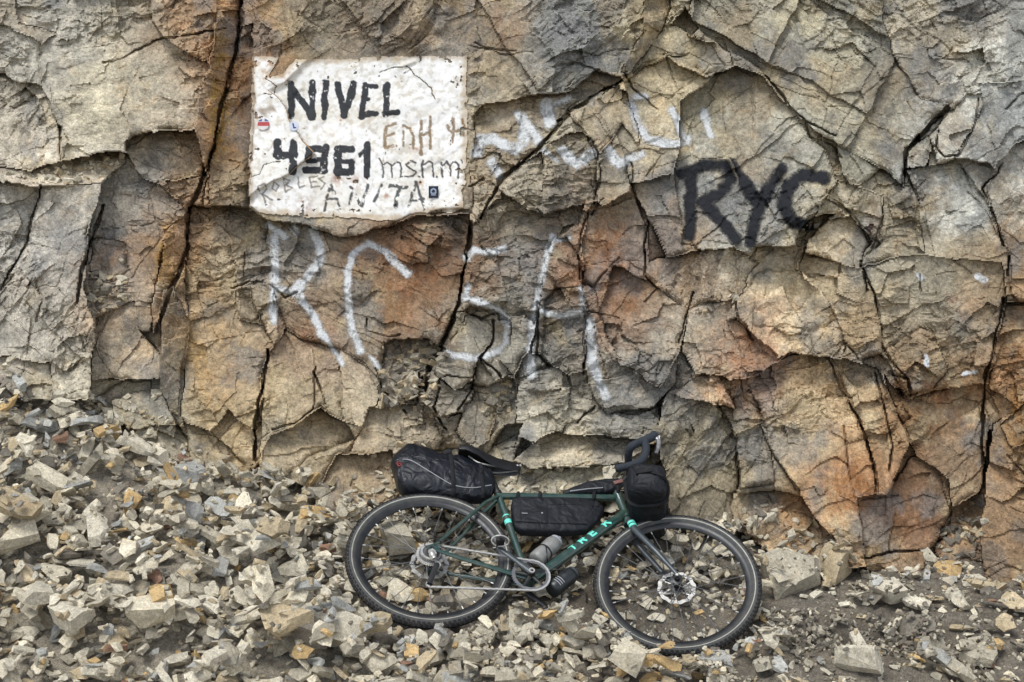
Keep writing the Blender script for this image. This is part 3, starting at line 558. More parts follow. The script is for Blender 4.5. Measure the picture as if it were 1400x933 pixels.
for bx, by, r in [(490,670,30),(580,688,28),(720,750,16),(880,700,22),(330,800,34),(500,400,14),(860,520,30)]:
    q = Z('B', [(bx, by)])[0]; sp(np.exp(-((SX - q[0]) ** 2 + (SY - q[1]) ** 2) / (r / 3.4) ** 2) * sstep(-.15, .3, fbm(SX / 6, SY / 6, 3, 29)), (148, 92, 46), .8)
chip = sstep(.62, .42, fbm(SX / 4, SY / 4, 4, 30)); chip2 = sstep(.32, .1, fbm(SX / 4, SY / 4, 4, 31))
sp(my * sstep(.5, .2, fbm(SX / 4, SY / 4, 4, 31)), (112, 106, 98), .9); sp(ma * chip2, (38, 38, 42), .9); sp(mg * sstep(.5, .2, fbm(SX / 4, SY / 4, 3, 32)), (112, 84, 40), .85); sp(mt * chip, (44, 40, 42), .92); sp(mk * chip, (22, 27, 34), .97)
SD = field_depth(SX, SY)
for _ in range(5): SD[1:-1, 1:-1] = (SD[1:-1, 1:-1] * 2 + SD[:-2, 1:-1] + SD[2:, 1:-1] + SD[1:-1, :-2] + SD[1:-1, 2:]) / 6
SD = SD - .009 + .0025 * fbm(SX / 10, SY / 10, 3, 34)
nr, nc = SX.shape; fi, fj = np.nonzero(s_in[:-1, :-1]); quad = np.stack([fi * nc + fj, (fi + 1) * nc + fj, (fi + 1) * nc + fj + 1, fi * nc + fj + 1], 1)
uq, inv = np.unique(quad.ravel(), return_inverse=True)
PW = ray(SX, SY, SD).reshape(-1, 3)[uq]; F_ = inv.reshape(-1, 4); PC = np.clip(SC, .01, .9).reshape(-1, 3)[uq]
e = np.concatenate([F_[:, [0, 1]], F_[:, [1, 2]], F_[:, [2, 3]], F_[:, [3, 0]]]); key = np.sort(e, 1); k1 = key[:, 0].astype(np.int64) * len(uq) + key[:, 1]
_, first, cn = np.unique(k1, return_index=True, return_counts=True); be = e[first[cn == 1]]; ne = len(be); n0 = len(PW); ar = np.arange(ne)
bk = lambda P: P + np.array([0, .012, 0])
def paint_material(name, rough=.75):
    t = NT(name); at = t.n('VertexColor', layer_name='Col'); pos = t.n('NewGeometry').outputs['Position']
    w = t.math('MULTIPLY', t.ramp(t.noise(pos, 60, 8, .7), .3, .7, .92, 1.05), t.ramp(t.noise(pos, 190, 5, .7), .3, .7, .95, 1.04))
    sc = t.n('VectorMath', operation='SCALE'); t.l(at.outputs[0], sc.inputs[0]); t.l(w, sc.inputs[3]); t.l(sc.outputs[0], t.b.inputs['Base Color'])
    t.b.inputs['Roughness'].default_value = rough; t.b.inputs['Specular IOR Level'].default_value = .3
    t.l(t.bump(t.noise(pos, 40, 7, .6), .4, .010), t.b.inputs['Normal']); return t.m
M_PAINT = paint_material('white_wall_paint')
sign = np_obj('painted_sign', np.concatenate([PW, PW[be[:, 0]], PW[be[:, 1]], bk(PW[be[:, 0]]), bk(PW[be[:, 1]])]),
    np.concatenate([F_, np.stack([n0 + ar, n0 + 2 * ne + ar, n0 + 3 * ne + ar, n0 + ne + ar], 1)]), M_PAINT, cols=np.concatenate([PC, PC[be[:, 0]], PC[be[:, 1]], PC[be[:, 0]], PC[be[:, 1]]]))
tag(sign, 'flaking white painted altitude panel reading NIVEL 4961 msnm on the rock face', 'sign')

# spray paint: sheets that follow the rock, soft at the edges
def spray_material(name, rgb, lo=-.62):
    t = NT(name); at = t.n('Attribute', attribute_name='cover'); pos = t.n('NewGeometry').outputs['Position']
    t.b.inputs['Roughness'].default_value = .7
    col = t.mix(t.ramp(t.noise(pos, 70, 6, .7), .35, .65, 0, .5), rgb, tuple(c * .72 for c in rgb)); t.l(col, t.b.inputs['Base Color'])
    t.l(t.bump(t.noise(pos, 26, 10, .7, .5), .8, .03), t.b.inputs['Normal'])
    tr = t.n('BsdfTransparent'); mx = t.n('MixShader')
    gr = t.math('ADD', at.outputs['Fac'], t.ramp(t.noise(pos, 95, 6, .75), .3, .7, lo, .46))
    cl = t.n('Math', operation='MULTIPLY', use_clamp=True); t.l(gr, cl.inputs[0]); cl.inputs[1].default_value = 1.15
    edge = t.math('MULTIPLY', cl.outputs[0], t.ramp(at.outputs['Fac'], .02, .2, 0, 1))
    t.l(edge, mx.inputs[0]); t.l(tr.outputs[0], mx.inputs[1]); t.l(t.b.outputs[0], mx.inputs[2]); t.l(mx.outputs[0], t.out.inputs[0]); return t.m
M_SPW = spray_material('white_spray_paint', (.74, .75, .74)); M_SPB = spray_material('black_spray_paint', lin(12, 16, 25), -.28)
def graffiti(name, label, letters, mat, soft):
    root = link(bpy.data.objects.new(name, None)); tag(root, label, 'graffiti')
    a0 = np.array(letters[0][0][0]); first_loc = None
    for strokes in letters:
        allp = np.concatenate([np.array(p) for p, w in strokes]); lo = allp.min(0) - 16; hi = allp.max(0) + 16
        r0, r1 = np.searchsorted(vv, [lo[1], hi[1]]); c0, c1 = np.searchsorted(uu, [lo[0], hi[0]]); sl = (slice(r0, r1), slice(c0, c1))
        m = np.zeros((r1 - r0, c1 - c0), np.float32); xx = U[sl] + 2.0 * vnoise(U[sl] / 9, V[sl] / 9, 5); yy = V[sl] + 2.0 * vnoise(U[sl] / 9, V[sl] / 9, 6)
        for pts, w in strokes:
            d = seg_dist(xx, yy, pts); m = np.maximum(m, sstep(w / 2 + soft, max(w / 2 - soft, 0), d))
        m *= sstep(.5, .1, fbm(U[sl] / 14, V[sl] / 14, 3, 9)) * .35 + .65
        fi, fj = np.nonzero((m[:-1, :-1] > .02) | (m[1:, 1:] > .02)); 
        if len(fi) == 0: continue
        lab = L[sl][fi, fj]
        ii = np.stack([fi, fi + 1, fi + 1, fi], 1) + r0; jj = np.stack([fj, fj, fj + 1, fj + 1], 1) + c0
        key = (lab[:, None].astype(np.int64) * NR + ii) * NC + jj
        uq, ix, inv = np.unique(key.ravel(), return_index=True, return_inverse=True)
        I = ii.ravel()[ix]; J = jj.ravel()[ix]; LB = np.repeat(lab, 4)[ix]
        P = cliff_pos(I, J, LB, -.0022)
        if first_loc is None:
            first_loc = P.mean(0); root.location = first_loc
        np_obj('letter', P - first_loc, inv.reshape(-1, 4), mat, root, attrs={'cover': m[np.clip(I - r0, 0, m.shape[0] - 1), np.clip(J - c0, 0, m.shape[1] - 1)]})
    return root
graffiti('white_graffiti', 'large white sprayed letters R and O below the painted panel', [
    S('E', [([(345,70),(400,110)],22), ([(367,110),(368,260)],27), ([(360,285),(362,405)],27), ([(430,80),(445,100)],24), ([(500,95),(525,140),(525,190),(490,235),(455,285),(435,310)],26), ([(365,285),(420,300),(450,270)],20), ([(450,312),(500,385),(540,460)],30), ([(540,460),(600,545)],18)]),
    S('E', [([(690,132),(640,168),(618,230),(618,330),(636,430),(662,505)],25), ([(690,132),(750,165),(825,240)],27), ([(700,530),(728,562)],12)])], M_SPW, 3.4)
graffiti('white_graffiti', 'large white sprayed letters B and A on the cracked pillar', [
    S('F', [([(108,232),(130,205),(180,215),(250,200)],26), ([(95,385),(150,400),(235,440),(268,490),(262,560),(200,612)],24), ([(110,340),(100,390)],22), ([(25,605),(130,622),(205,610)],24)]),
    S('F', [([(440,150),(420,210),(395,320),(372,440),(350,590)],24), ([(352,585),(356,630),(356,690)],32), ([(392,440),(480,460),(560,445)],22), ([(548,350),(562,430)],20), ([(582,480),(592,560),(598,660)],38), ([(600,660),(645,770)],34), ([(445,165),(505,155)],22)])], M_SPW, 3.4)
graffiti('white_graffiti', 'faint white sprayed scrawl under the overhanging slab beside the painted panel', [
    S('C', [([(35,650),(50,595),(110,590),(160,620),(205,635),(238,600),(232,560)],44), ([(215,490),(300,600)],40), ([(330,440),(352,525)],52), ([(370,440),(430,415)],22), ([(100,690),(135,745)],32)]),
    S('C', [([(325,640),(370,685)],22), ([(395,640),(460,700),(530,655)],38), ([(395,635),(420,660)],22)]),
    S('C', [([(600,635),(640,695),(738,655)],34), ([(602,660),(620,690)],26)]),
    S('C', [([(690,440),(725,540),(765,590),(830,610),(900,610),(935,585)],36), ([(712,410),(760,415)],24), ([(865,465),(900,540),(932,600)],32)]),
    S('C', [([(1000,480),(1030,570)],34)])], M_SPW, 3.6)
graffiti('black_graffiti', 'black sprayed letters RYC on the right of the rock face', [
    S('P', [([(945,238),(944,322)],14), ([(932,238),(960,226),(990,226),(1000,246),(984,266),(956,278)],13), ([(962,278),(984,302),(1006,326)],13)]),
    S('P', [([(998,226),(1018,250),(1034,276)],15), ([(1068,232),(1048,262),(1032,296),(1026,330)],15)]),
    S('P', [([(1126,244),(1096,239),(1077,257),(1072,284),(1084,304),(1106,309)],15), ([(1064,236),(1072,250)],11)])], M_SPB, 5.0)
graffiti('white_paint_daub', 'four small white paint daubs on the brown slab right of the black letters', [S('G', [([(718,90),(724,96)],16)]), S('G', [([(872,92),(886,103)],20)]), S('G', [([(738,298),(736,320)],13)]), S('G', [([(834,345),(864,342)],14)])], M_SPW, .9)
for o in list(bpy.data.objects):
    if o.name.startswith('white_paint_daub'):
        for c in o.children: c.name = 'daub'
# stickers on the panel
def sticker(zx, zy, shape, r, label, cols):
    q = Z('B', [(zx, zy)])[0]; a = np.linspace(-1.15, 1.15, 27); X, Y = np.meshgrid(a, a); u = q[0] + X * r; v = q[1] + Y * r
    ins = (np.hypot(X, Y) < 1.02) if shape == 'round' else (np.maximum(np.abs(X) / .8, np.abs(Y)) < 1.0)
    dep = np.full(u.shape, float(field_depth(u, v).min()) - .012)
    P = ray(u, v, dep).reshape(-1, 3); col = np.array([lin(*cols(x, y)) for x, y in zip(X.ravel(), Y.ravel())])
    fi, fj = np.nonzero(ins[:-1, :-1] & ins[1:, 1:]); n = 27; f = np.stack([fi * n + fj, (fi + 1) * n + fj, (fi + 1) * n + fj + 1, fi * n + fj + 1], 1)
    uq, inv = np.unique(f.ravel(), return_inverse=True); c = P[uq].mean(0)
    F1 = inv.reshape(-1, 4); n1 = len(uq)
    o = np_obj('sticker', np.concatenate([P[uq] - c, P[uq] - c + [0, .012, 0]]), np.concatenate([F1, F1[:, ::-1] + n1]), M_PAINT, cols=np.concatenate([col[uq]] * 2)); o.location = c
    tag(o, label, 'sticker'); return o
sticker(138, 415, 'round', 8, 'small round red and white sticker on the painted panel', lambda x, y: (186, 84, 86) if abs(y + .05) < .33 else ((90, 110, 160) if y < -.45 and abs(x) > .2 else (222, 218, 214)))
sticker(283, 423, 'round', 6.6, 'small round pale blue sticker on the painted panel', lambda x, y: (60, 72, 110) if (abs(x + .1 - y * .2) < .16 and abs(y) < .55) or (abs(y - .35) < .16 and 0 < x < .5) else (206, 212, 226))
sticker(942, 735, 'square', 8.2, 'small dark square sticker near the lower edge of the painted panel', lambda x, y: (150, 160, 180) if (abs(np.hypot(x, y + .1) - .4) < .13 and y < .3) or (abs(y - .5) < .1 and abs(x) < .4) else (34, 40, 54))
BC = np.array([-.3408, 5.2724, .4453]); BE1 = np.array([.99138, .06218, -.11536]); BE2 = np.array([.02758, .76157, .64750]); BN = np.array([.12811, -.64510, .75329])
def rotm(ax, a):
    return np.array(Matrix.Rotation(a, 3, Vector(ax)))
LEAN, ROLL, YAW, STEER, WB = .853, .1763, .196, -.2147, 1.0424
HA = math.radians(71.5); SA = -math.cos(HA) * BE1 + math.sin(HA) * BE2; PERP = math.sin(HA) * BE1 + math.cos(HA) * BE2
RS = rotm(SA, STEER); FW = BC + BE1 * WB - .048 * PERP + RS @ (.048 * PERP); FE1, FE2, FN = RS @ BE1, RS @ BE2, RS @ BN
# ------------------------------------------------------------------ ground: dirt and the scree slope
GC = [(-350,933,4.5),(-350,720,5.3),(-350,480,6.2),(0,933,4.55),(0,730,5.35),(0,500,6.25),(120,600,5.9),(250,933,4.6),(250,770,5.25),(240,645,5.95),(430,933,4.7),(430,800,5.25),(440,695,5.95),(330,640,6.1),
      (600,933,4.75),(600,866,4.98),(600,800,5.38),(600,705,5.95),(780,933,4.75),(780,872,5.0),(780,790,5.45),(780,700,5.95),(930,933,4.85),(930,904,5.04),(930,820,5.42),(950,738,5.85),(1060,880,5.05),(1100,790,5.55),
      (1200,933,4.8),(1200,850,5.2),(1200,772,5.8),(1390,933,4.8),(1390,860,5.15),(1390,805,5.6),(1700,933,4.8),(1700,810,5.6),(700,900,4.87)]
gp = np.array([ray(float(u), float(v), y) for u, v, y in GC])
flat = [(x, y, z) for x in (-6, -3, -1, 1, 3, 6) for y, z in ((3.6, -.12), (2.2, -.15), (0, -.15))] + [(x, 7.2, z) for x, z in ((-3, 1.6), (-1, 1.1), (1, .75), (3, .75))]
gp = np.concatenate([gp, np.array(flat)])
gA = gp[:, :2]
def tps_k(r2): return np.where(r2 > 1e-12, r2 * np.log(r2 + 1e-12), 0)
K_ = tps_k(((gA[:, None] - gA[None]) ** 2).sum(-1)); n_ = len(gA); Pm = np.c_[np.ones(n_), gA]
Mx = np.block([[K_ + np.eye(n_) * .03, Pm], [Pm.T, np.zeros((3, 3))]]); cf = np.linalg.solve(Mx, np.r_[gp[:, 2], 0, 0, 0])
def ground_z(x, y):
    x = np.asarray(x, float); y = np.asarray(y, float); s = cf[n_] + cf[n_ + 1] * x + cf[n_ + 2] * y
    for k in range(n_): s = s + cf[k] * tps_k((x - gA[k, 0]) ** 2 + (y - gA[k, 1]) ** 2)
    s = s + .035 * fbm(x * 2.2 + 9, y * 2.2 + 4, 3, 14) + .016 * fbm(x * 8, y * 8, 3, 15)
    return s
def pit(x, y):   # the shallow dug hollow right of the front wheel
    return .11 * np.exp(-((x - 1.38) / .30) ** 2 - ((y - 5.15) / .13) ** 2)
X0, X1, Y0, Y1, HC = -2.75, 2.75, 4.3, 6.75, .0115
hx_ = np.arange(X0, X1, HC); hy_ = np.arange(Y0, Y1, HC); HXg, HYg = np.meshgrid(hx_, hy_)
H0 = ground_z(HXg, HYg) - pit(HXg, HYg)
dirtn = .014 * fbm(HXg * 22, HYg * 22, 4, 18) + .006 * fbm(HXg * 60, HYg * 60, 3, 19) - .012 * facets(HXg * 14 + 3, HYg * 14, 20, .8, .6, .5) - .008 * facets(HXg * 34, HYg * 34 + 7, 24, .8, .6, .5)
H0 = H0 + dirtn
for c_, e1_, e2_, n_w in ((BC, BE1, BE2, BN), (FW, FE1, FE2, FN)):      # the wheels lie clear of the ground except at their rims
    zp = c_[2] - (n_w[0] * (HXg - c_[0]) + n_w[1] * (HYg - c_[1])) / n_w[2]
    d3 = np.stack([HXg - c_[0], HYg - c_[1], zp - c_[2]], -1); a_ = d3 @ e1_; b_ = d3 @ e2_
    H0 = np.where((np.hypot(a_, b_) < .385) & (b_ > -.36), np.minimum(H0, zp - .046 - .055 * sstep(.375, .30, np.hypot(a_, b_)) + .006 * fbm(HXg * 30, HYg * 30, 2, 5)), H0)
H = H0.copy()
nx, ny = len(hx_), len(hy_)
dcol = np.ones(HXg.shape + (3,)) * np.array(lin(112, 105, 94))
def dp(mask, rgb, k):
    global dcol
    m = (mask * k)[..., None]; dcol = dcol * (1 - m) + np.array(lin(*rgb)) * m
dp(sstep(-.1, .4, fbm(HXg * 3, HYg * 3, 4, 25)), (100, 93, 81), .7); dp(sstep(.1, .4, fbm(HXg * 9, HYg * 9, 4, 26)), (126, 117, 102), .6)
dp(sstep(-.3, -.7, HXg) , (150, 142, 126), .8)
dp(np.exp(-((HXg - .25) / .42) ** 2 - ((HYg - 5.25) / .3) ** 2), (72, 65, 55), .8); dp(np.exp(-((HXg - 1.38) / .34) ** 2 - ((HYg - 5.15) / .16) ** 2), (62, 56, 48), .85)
fq = np.array([[r * nx + c, r * nx + c + 1, (r + 1) * nx + c + 1, (r + 1) * nx + c] for r in range(0, 1) for c in range(0, 1)])
r_, c_ = np.meshgrid(np.arange(ny - 1), np.arange(nx - 1), indexing='ij'); r_ = r_.ravel(); c_ = c_.ravel()
fq = np.stack([r_ * nx + c_, r_ * nx + c_ + 1, (r_ + 1) * nx + c_ + 1, (r_ + 1) * nx + c_], 1)
gv = np.stack([HXg, HYg, H0], -1).reshape(-1, 3)
# coarse ground out to the horizon around the fine patch
axs = np.unique(np.r_[-60, -40, -25, -15, -9, -6, -4.2, np.linspace(X0, X0 + HC * (nx - 1), 24), 4.2, 6, 9, 15, 25, 40, 60]); ays = np.unique(np.r_[-60, -40, -25, -15, -9, -5, -2, 0, 1.5, 2.6, 3.5, np.linspace(Y0, Y0 + HC * (ny - 1), 12), 7.2])
GX, GY = np.meshgrid(axs, ays); gz = ground_z(np.clip(GX, -3.4, 3.4), np.clip(GY, 0, 7.2)); gz = np.where(GY < 3, -.15 + .02 * fbm(GX, GY, 3, 3), gz)
mx_ = (axs[:-1] >= X0 - 1e-6) & (axs[1:] <= X0 + HC * (nx - 1) + 1e-6); my_ = (ays[:-1] >= Y0 - 1e-6) & (ays[1:] <= Y0 + HC * (ny - 1) + 1e-6)
gf = []; na = len(axs)
for r in range(len(ays) - 1):
    for c in range(na - 1):
        if not (mx_[c] and my_[r]): gf.append((r * na + c, r * na + c + 1, (r + 1) * na + c + 1, (r + 1) * na + c))
cg = np.stack([GX, GY, gz - .004], -1).reshape(-1, 3)
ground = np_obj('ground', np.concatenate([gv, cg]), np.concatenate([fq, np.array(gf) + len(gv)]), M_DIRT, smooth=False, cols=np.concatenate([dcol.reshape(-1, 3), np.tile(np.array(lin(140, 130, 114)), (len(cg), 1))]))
tag(ground, 'grey brown dirt and scree ground at the foot of the rock face', 'ground', kind='structure')

# ------------------------------------------------------------------ stones: split shards, blocks and flakes
def make_stone(rnd, dims, cuts, refine):
    bm = bmesh.new(); bmesh.ops.create_cube(bm, size=1)
    for v in bm.verts: v.co = Vector((v.co.x * dims[0], v.co.y * dims[1], v.co.z * dims[2])) * 1.25
    for k in range(cuts):
        while True:
            n = Vector((rnd.gauss(0, 1) / dims[0], rnd.gauss(0, 1) / dims[1], rnd.gauss(0, .9) / (dims[2] + .25)))
            if n.length > .2: break
        n.normalize()
        sup = abs(n.x) * dims[0] / 2 + abs(n.y) * dims[1] / 2 + abs(n.z) * dims[2] / 2
        co = n * sup * rnd.uniform(.45, .84)
        g = bm.verts[:] + bm.edges[:] + bm.faces[:]
        r = bmesh.ops.bisect_plane(bm, geom=g, plane_co=co, plane_no=n, clear_outer=True, dist=1e-5)
        ed = [e for e in r['geom_cut'] if isinstance(e, bmesh.types.BMEdge)]
        if ed: bmesh.ops.edgeloop_fill(bm, edges=ed)
    bmesh.ops.remove_doubles(bm, verts=bm.verts, dist=.004)
    bmesh.ops.triangulate(bm, faces=bm.faces[:])
    if refine:
        bmesh.ops.subdivide_edges(bm, edges=bm.edges[:], cuts=1, use_grid_fill=True)
        bmesh.ops.triangulate(bm, faces=bm.faces[:])
        from mathutils import noise as mn
        o = Vector((rnd.random() * 50, rnd.random() * 50, 0))
        for v in bm.verts: v.co += mn.noise_vector(v.co * 3.1 + o) * .045 + mn.noise_vector(v.co * 8 + o) * .015
    bmesh.ops.recalc_face_normals(bm, faces=bm.faces[:])
    bm.verts.ensure_lookup_table(); bm.verts.index_update()
    V_ = np.array([v.co[:] for v in bm.verts]); F = np.array([[v.index for v in f.verts] for f in bm.faces]); bm.free()
    V_ -= V_.mean(0); V_ /= np.abs(V_).max() * 2      # longest half-extent .5
    return V_, F
rs = random.Random(21)
SHAPES = []
for k in range(44):
    kind = k % 4
    dims = {0: (1, rs.uniform(.5, .85), rs.uniform(.09, .15)), 1: (1, rs.uniform(.5, .8), rs.uniform(.2, .3)), 2: (1, rs.uniform(.3, .5), rs.uniform(.13, .22)), 3: (1, rs.uniform(.6, .85), rs.uniform(.28, .4))}[kind]
    SHAPES.append((('flat slab', 'block', 'shard', 'chunk')[kind],) + make_stone(rs, dims, rs.randint(6, 9), True) )
SMALL = [make_stone(rs, (1, rs.uniform(.45, .9), rs.uniform(.25, .6)), rs.randint(4, 6), False) for k in range(26)]
STONE_ME = [np_mesh('stone', v, f, M_STONE, smooth=False) for _, v, f in SHAPES]
PAL = [('pale grey', (196, 188, 168), 32), ('grey', (170, 162, 143), 24), ('blue-grey', (166, 165, 158), 8), ('cream', (206, 196, 172), 18), ('tan', (180, 164, 134), 11), ('ochre', (186, 158, 112), 4), ('dark grey', (122, 115, 103), 9), ('reddish brown', (142, 112, 92), 1)]
PW_ = np.array([p[2] for p in PAL], float); PW_ /= PW_.sum()
def euler_m(a, b, c):
    return np.array((Matrix.Rotation(c, 3, 'Z') @ Matrix.Rotation(b, 3, 'Y') @ Matrix.Rotation(a, 3, 'X')))
def hmap(x, y): return np.clip(((x - X0) / HC).astype(int), 0, nx - 1), np.clip(((y - Y0) / HC).astype(int), 0, ny - 1)
BAR = np.array([(a, b, 1 - a - b) for a in np.linspace(0, 1, 6) for b in np.linspace(0, 1, 6) if a + b <= 1.0001])
def settle(V_, F, x, y, size, R, sink=.0):
    """rest a stone on the pile and raise the pile under it"""
    P = (V_ * size) @ R.T; P[:, 0] += x; P[:, 1] += y
    ix, iy = hmap(P[:, 0], P[:, 1]); cl = np.sort(P[:, 2] - H[iy, ix])
    dz = -cl[min(4, len(cl) - 1)] - sink; P[:, 2] += dz
    T = P[F]; n = np.cross(T[:, 1] - T[:, 0], T[:, 2] - T[:, 0]); T = T[n[:, 2] > 0]
    if len(T):
        S_ = np.einsum('bk,tkd->tbd', BAR, T).reshape(-1, 3); sx_, sy_ = hmap(S_[:, 0], S_[:, 1]); np.maximum.at(H, (sy_, sx_), S_[:, 2])
    return P, dz
def slope_R(x, y, yaw, tilt):
    e = .06; ix, iy = hmap(np.array([x - e, x + e, x, x]), np.array([y, y, y - e, y + e])); h = H0[iy, ix]
    n = Vector((-(h[1] - h[0]) / (2 * e), -(h[3] - h[2]) / (2 * e), 1)).normalized()
    n = (n + Vector((random.gauss(0, tilt), random.gauss(0, tilt), 0))).normalized()
    return np.array(n.to_track_quat('Z', 'Y').to_matrix() @ Matrix.Rotation(yaw, 3, 'Z'))
def px_of(x, y, z): return 700 + FPX * x / y, 466.5 - FPX * (z - CAMZ) / y
def dens(u, v):
    """how thickly stones lie, 0..1, over the ground as one looks at it: scree left and below the bike, dirt to the right"""
    d = 1.0
    edge_ = 640 + (933 - v) * -.2
    if u > 520: d = np.interp(v, [850, 885], [.75, 1.0]) if u < 860 else np.interp(v, [905, 930], [.6, .8])
    if 860 <= u: d = min(d, .75) if u < 1000 else .30
    if u > 1050: d = .36 if not (1080 < u < 1225 and 812 < v < 905) else .22
    if u < 520 and v < 700: d = np.interp(u, [0, 180, 260, 420], [1, .8, .35, .5]) if v < 640 + (u - 0) * .0 else .8
    return d
ALL = []   # (P, F, colour index, shape kind, area, mesh index, loc, R, size)
def scatter(n, smin, smax, pw, tilt, small=False, dmul=1.0, box=(-2.7, 2.7, 4.42, 6.35)):
    for k in range(n):
        x = random.uniform(box[0], box[1]); y = random.uniform(box[2], box[3]); ix, iy = hmap(np.array([x]), np.array([y])); z = H[iy[0], ix[0]]
        u, v = px_of(x, y, z)
        if u < -330 or u > 1750 or v > 990: continue
        if y > base_y(u, v) - .02: continue
        if random.random() > dens(u, v) * dmul: continue
        s = smin + (smax - smin) * random.random() ** pw
        if dens(u, v) < .5: s *= random.choice((.6, .8, 1.))
        ci = int(np.searchsorted(np.cumsum(PW_), random.random())); ci = min(ci, len(PAL) - 1)
        R = slope_R(x, y, random.uniform(0, 6.28), tilt)
        if small:
            V_, F = SMALL[random.randrange(len(SMALL))]; P, dz = settle(V_, F, x, y, s, R); ALL.append((P, F, ci, None, s, -1, (x, y, dz), R, s))
        else:
            q = random.randrange(len(SHAPES)); kd, V_, F = SHAPES[q]; P, dz = settle(V_, F, x, y, s, R); ALL.append((P, F, ci, kd, s, q, (x, y, dz), R, s))
CI = {p[0]: k for k, p in enumerate(PAL)}; GRIT = ['dark grey', 'dark grey', 'grey', 'grey', 'dark grey', 'pale grey', 'tan']
# where the bicycle lies (plane of its frame): stones keep clear of it
def bike_clear(P):
    d = P - BC; a = d @ BE1; b = d @ BE2; c = d @ BN; d2 = P - FW; c2 = d2 @ FN; r2 = np.hypot(d2 @ FE1, d2 @ FE2)
    rear = np.hypot(a, b) < .385; mid = (a > .2) & (a < .75) & (b > -.27) & (b < 0) | (a > .0) & (a < 1.25) & (b > -.16) & (b < .95) | (a > -.3) & (a < .4) & (b > .28) & (b < .75); front = r2 < .385
    for m, q in ((rear, c), (mid, c + .03), (front, c2)):
        if m.any() and not (q[m] < -.032).all(): return False
    return True
_settle = settle
def settle(V_, F, x, y, size, R, sink=.0):
    global H
    P = (V_ * size) @ R.T; P[:, 0] += x; P[:, 1] += y
    ix, iy = hmap(P[:, 0], P[:, 1]); cl = np.sort(P[:, 2] - H[iy, ix]); P[:, 2] += -cl[min(4, len(cl) - 1)] - sink
    if not bike_clear(P): return None, 0
    return _settle(V_, F, x, y, size, R, sink)
def scatter(n, smin, smax, pw, tilt, small=False, dmul=1.0, box=(-2.7, 2.7, 4.42, 6.35), dens=dens, pal=None):
    for k in range(n):
        x = random.uniform(box[0], box[1]); y = random.uniform(box[2], box[3]); ix, iy = hmap(np.array([x]), np.array([y])); z = H[iy[0], ix[0]]
        u, v = px_of(x, y, z)
        if u < -330 or u > 1750 or v > 990: continue
        if y > float(field_depth(np.array([u]), np.array([v]))[0]) - .01: continue
        dd = dens(u, v)
        if random.random() > dd * dmul: continue
        s = smin + (smax - smin) * random.random() ** pw
        if dd < .5: s *= random.choice((.55, .75, 1.))
        ci = min(int(np.searchsorted(np.cumsum(PW_), random.random())), len(PAL) - 1) if pal is None else CI[random.choice(pal)]
        R = slope_R(x, y, random.uniform(0, 6.28), tilt)
        if small: q = random.randrange(len(SMALL)); V_, F = SMALL[q]; kd = None
        else: q = random.randrange(len(SHAPES)); kd, V_, F = SHAPES[q]
        P, dz = settle(V_, F, x, y, s, R)
        if P is not None: ALL.append([P, F, ci, kd, s, q, (x, y, dz), R])
scatter(4200, .02, .05, 1.5, .35, small=True)
scatter(2600, .05, .125, 1.4, .36)
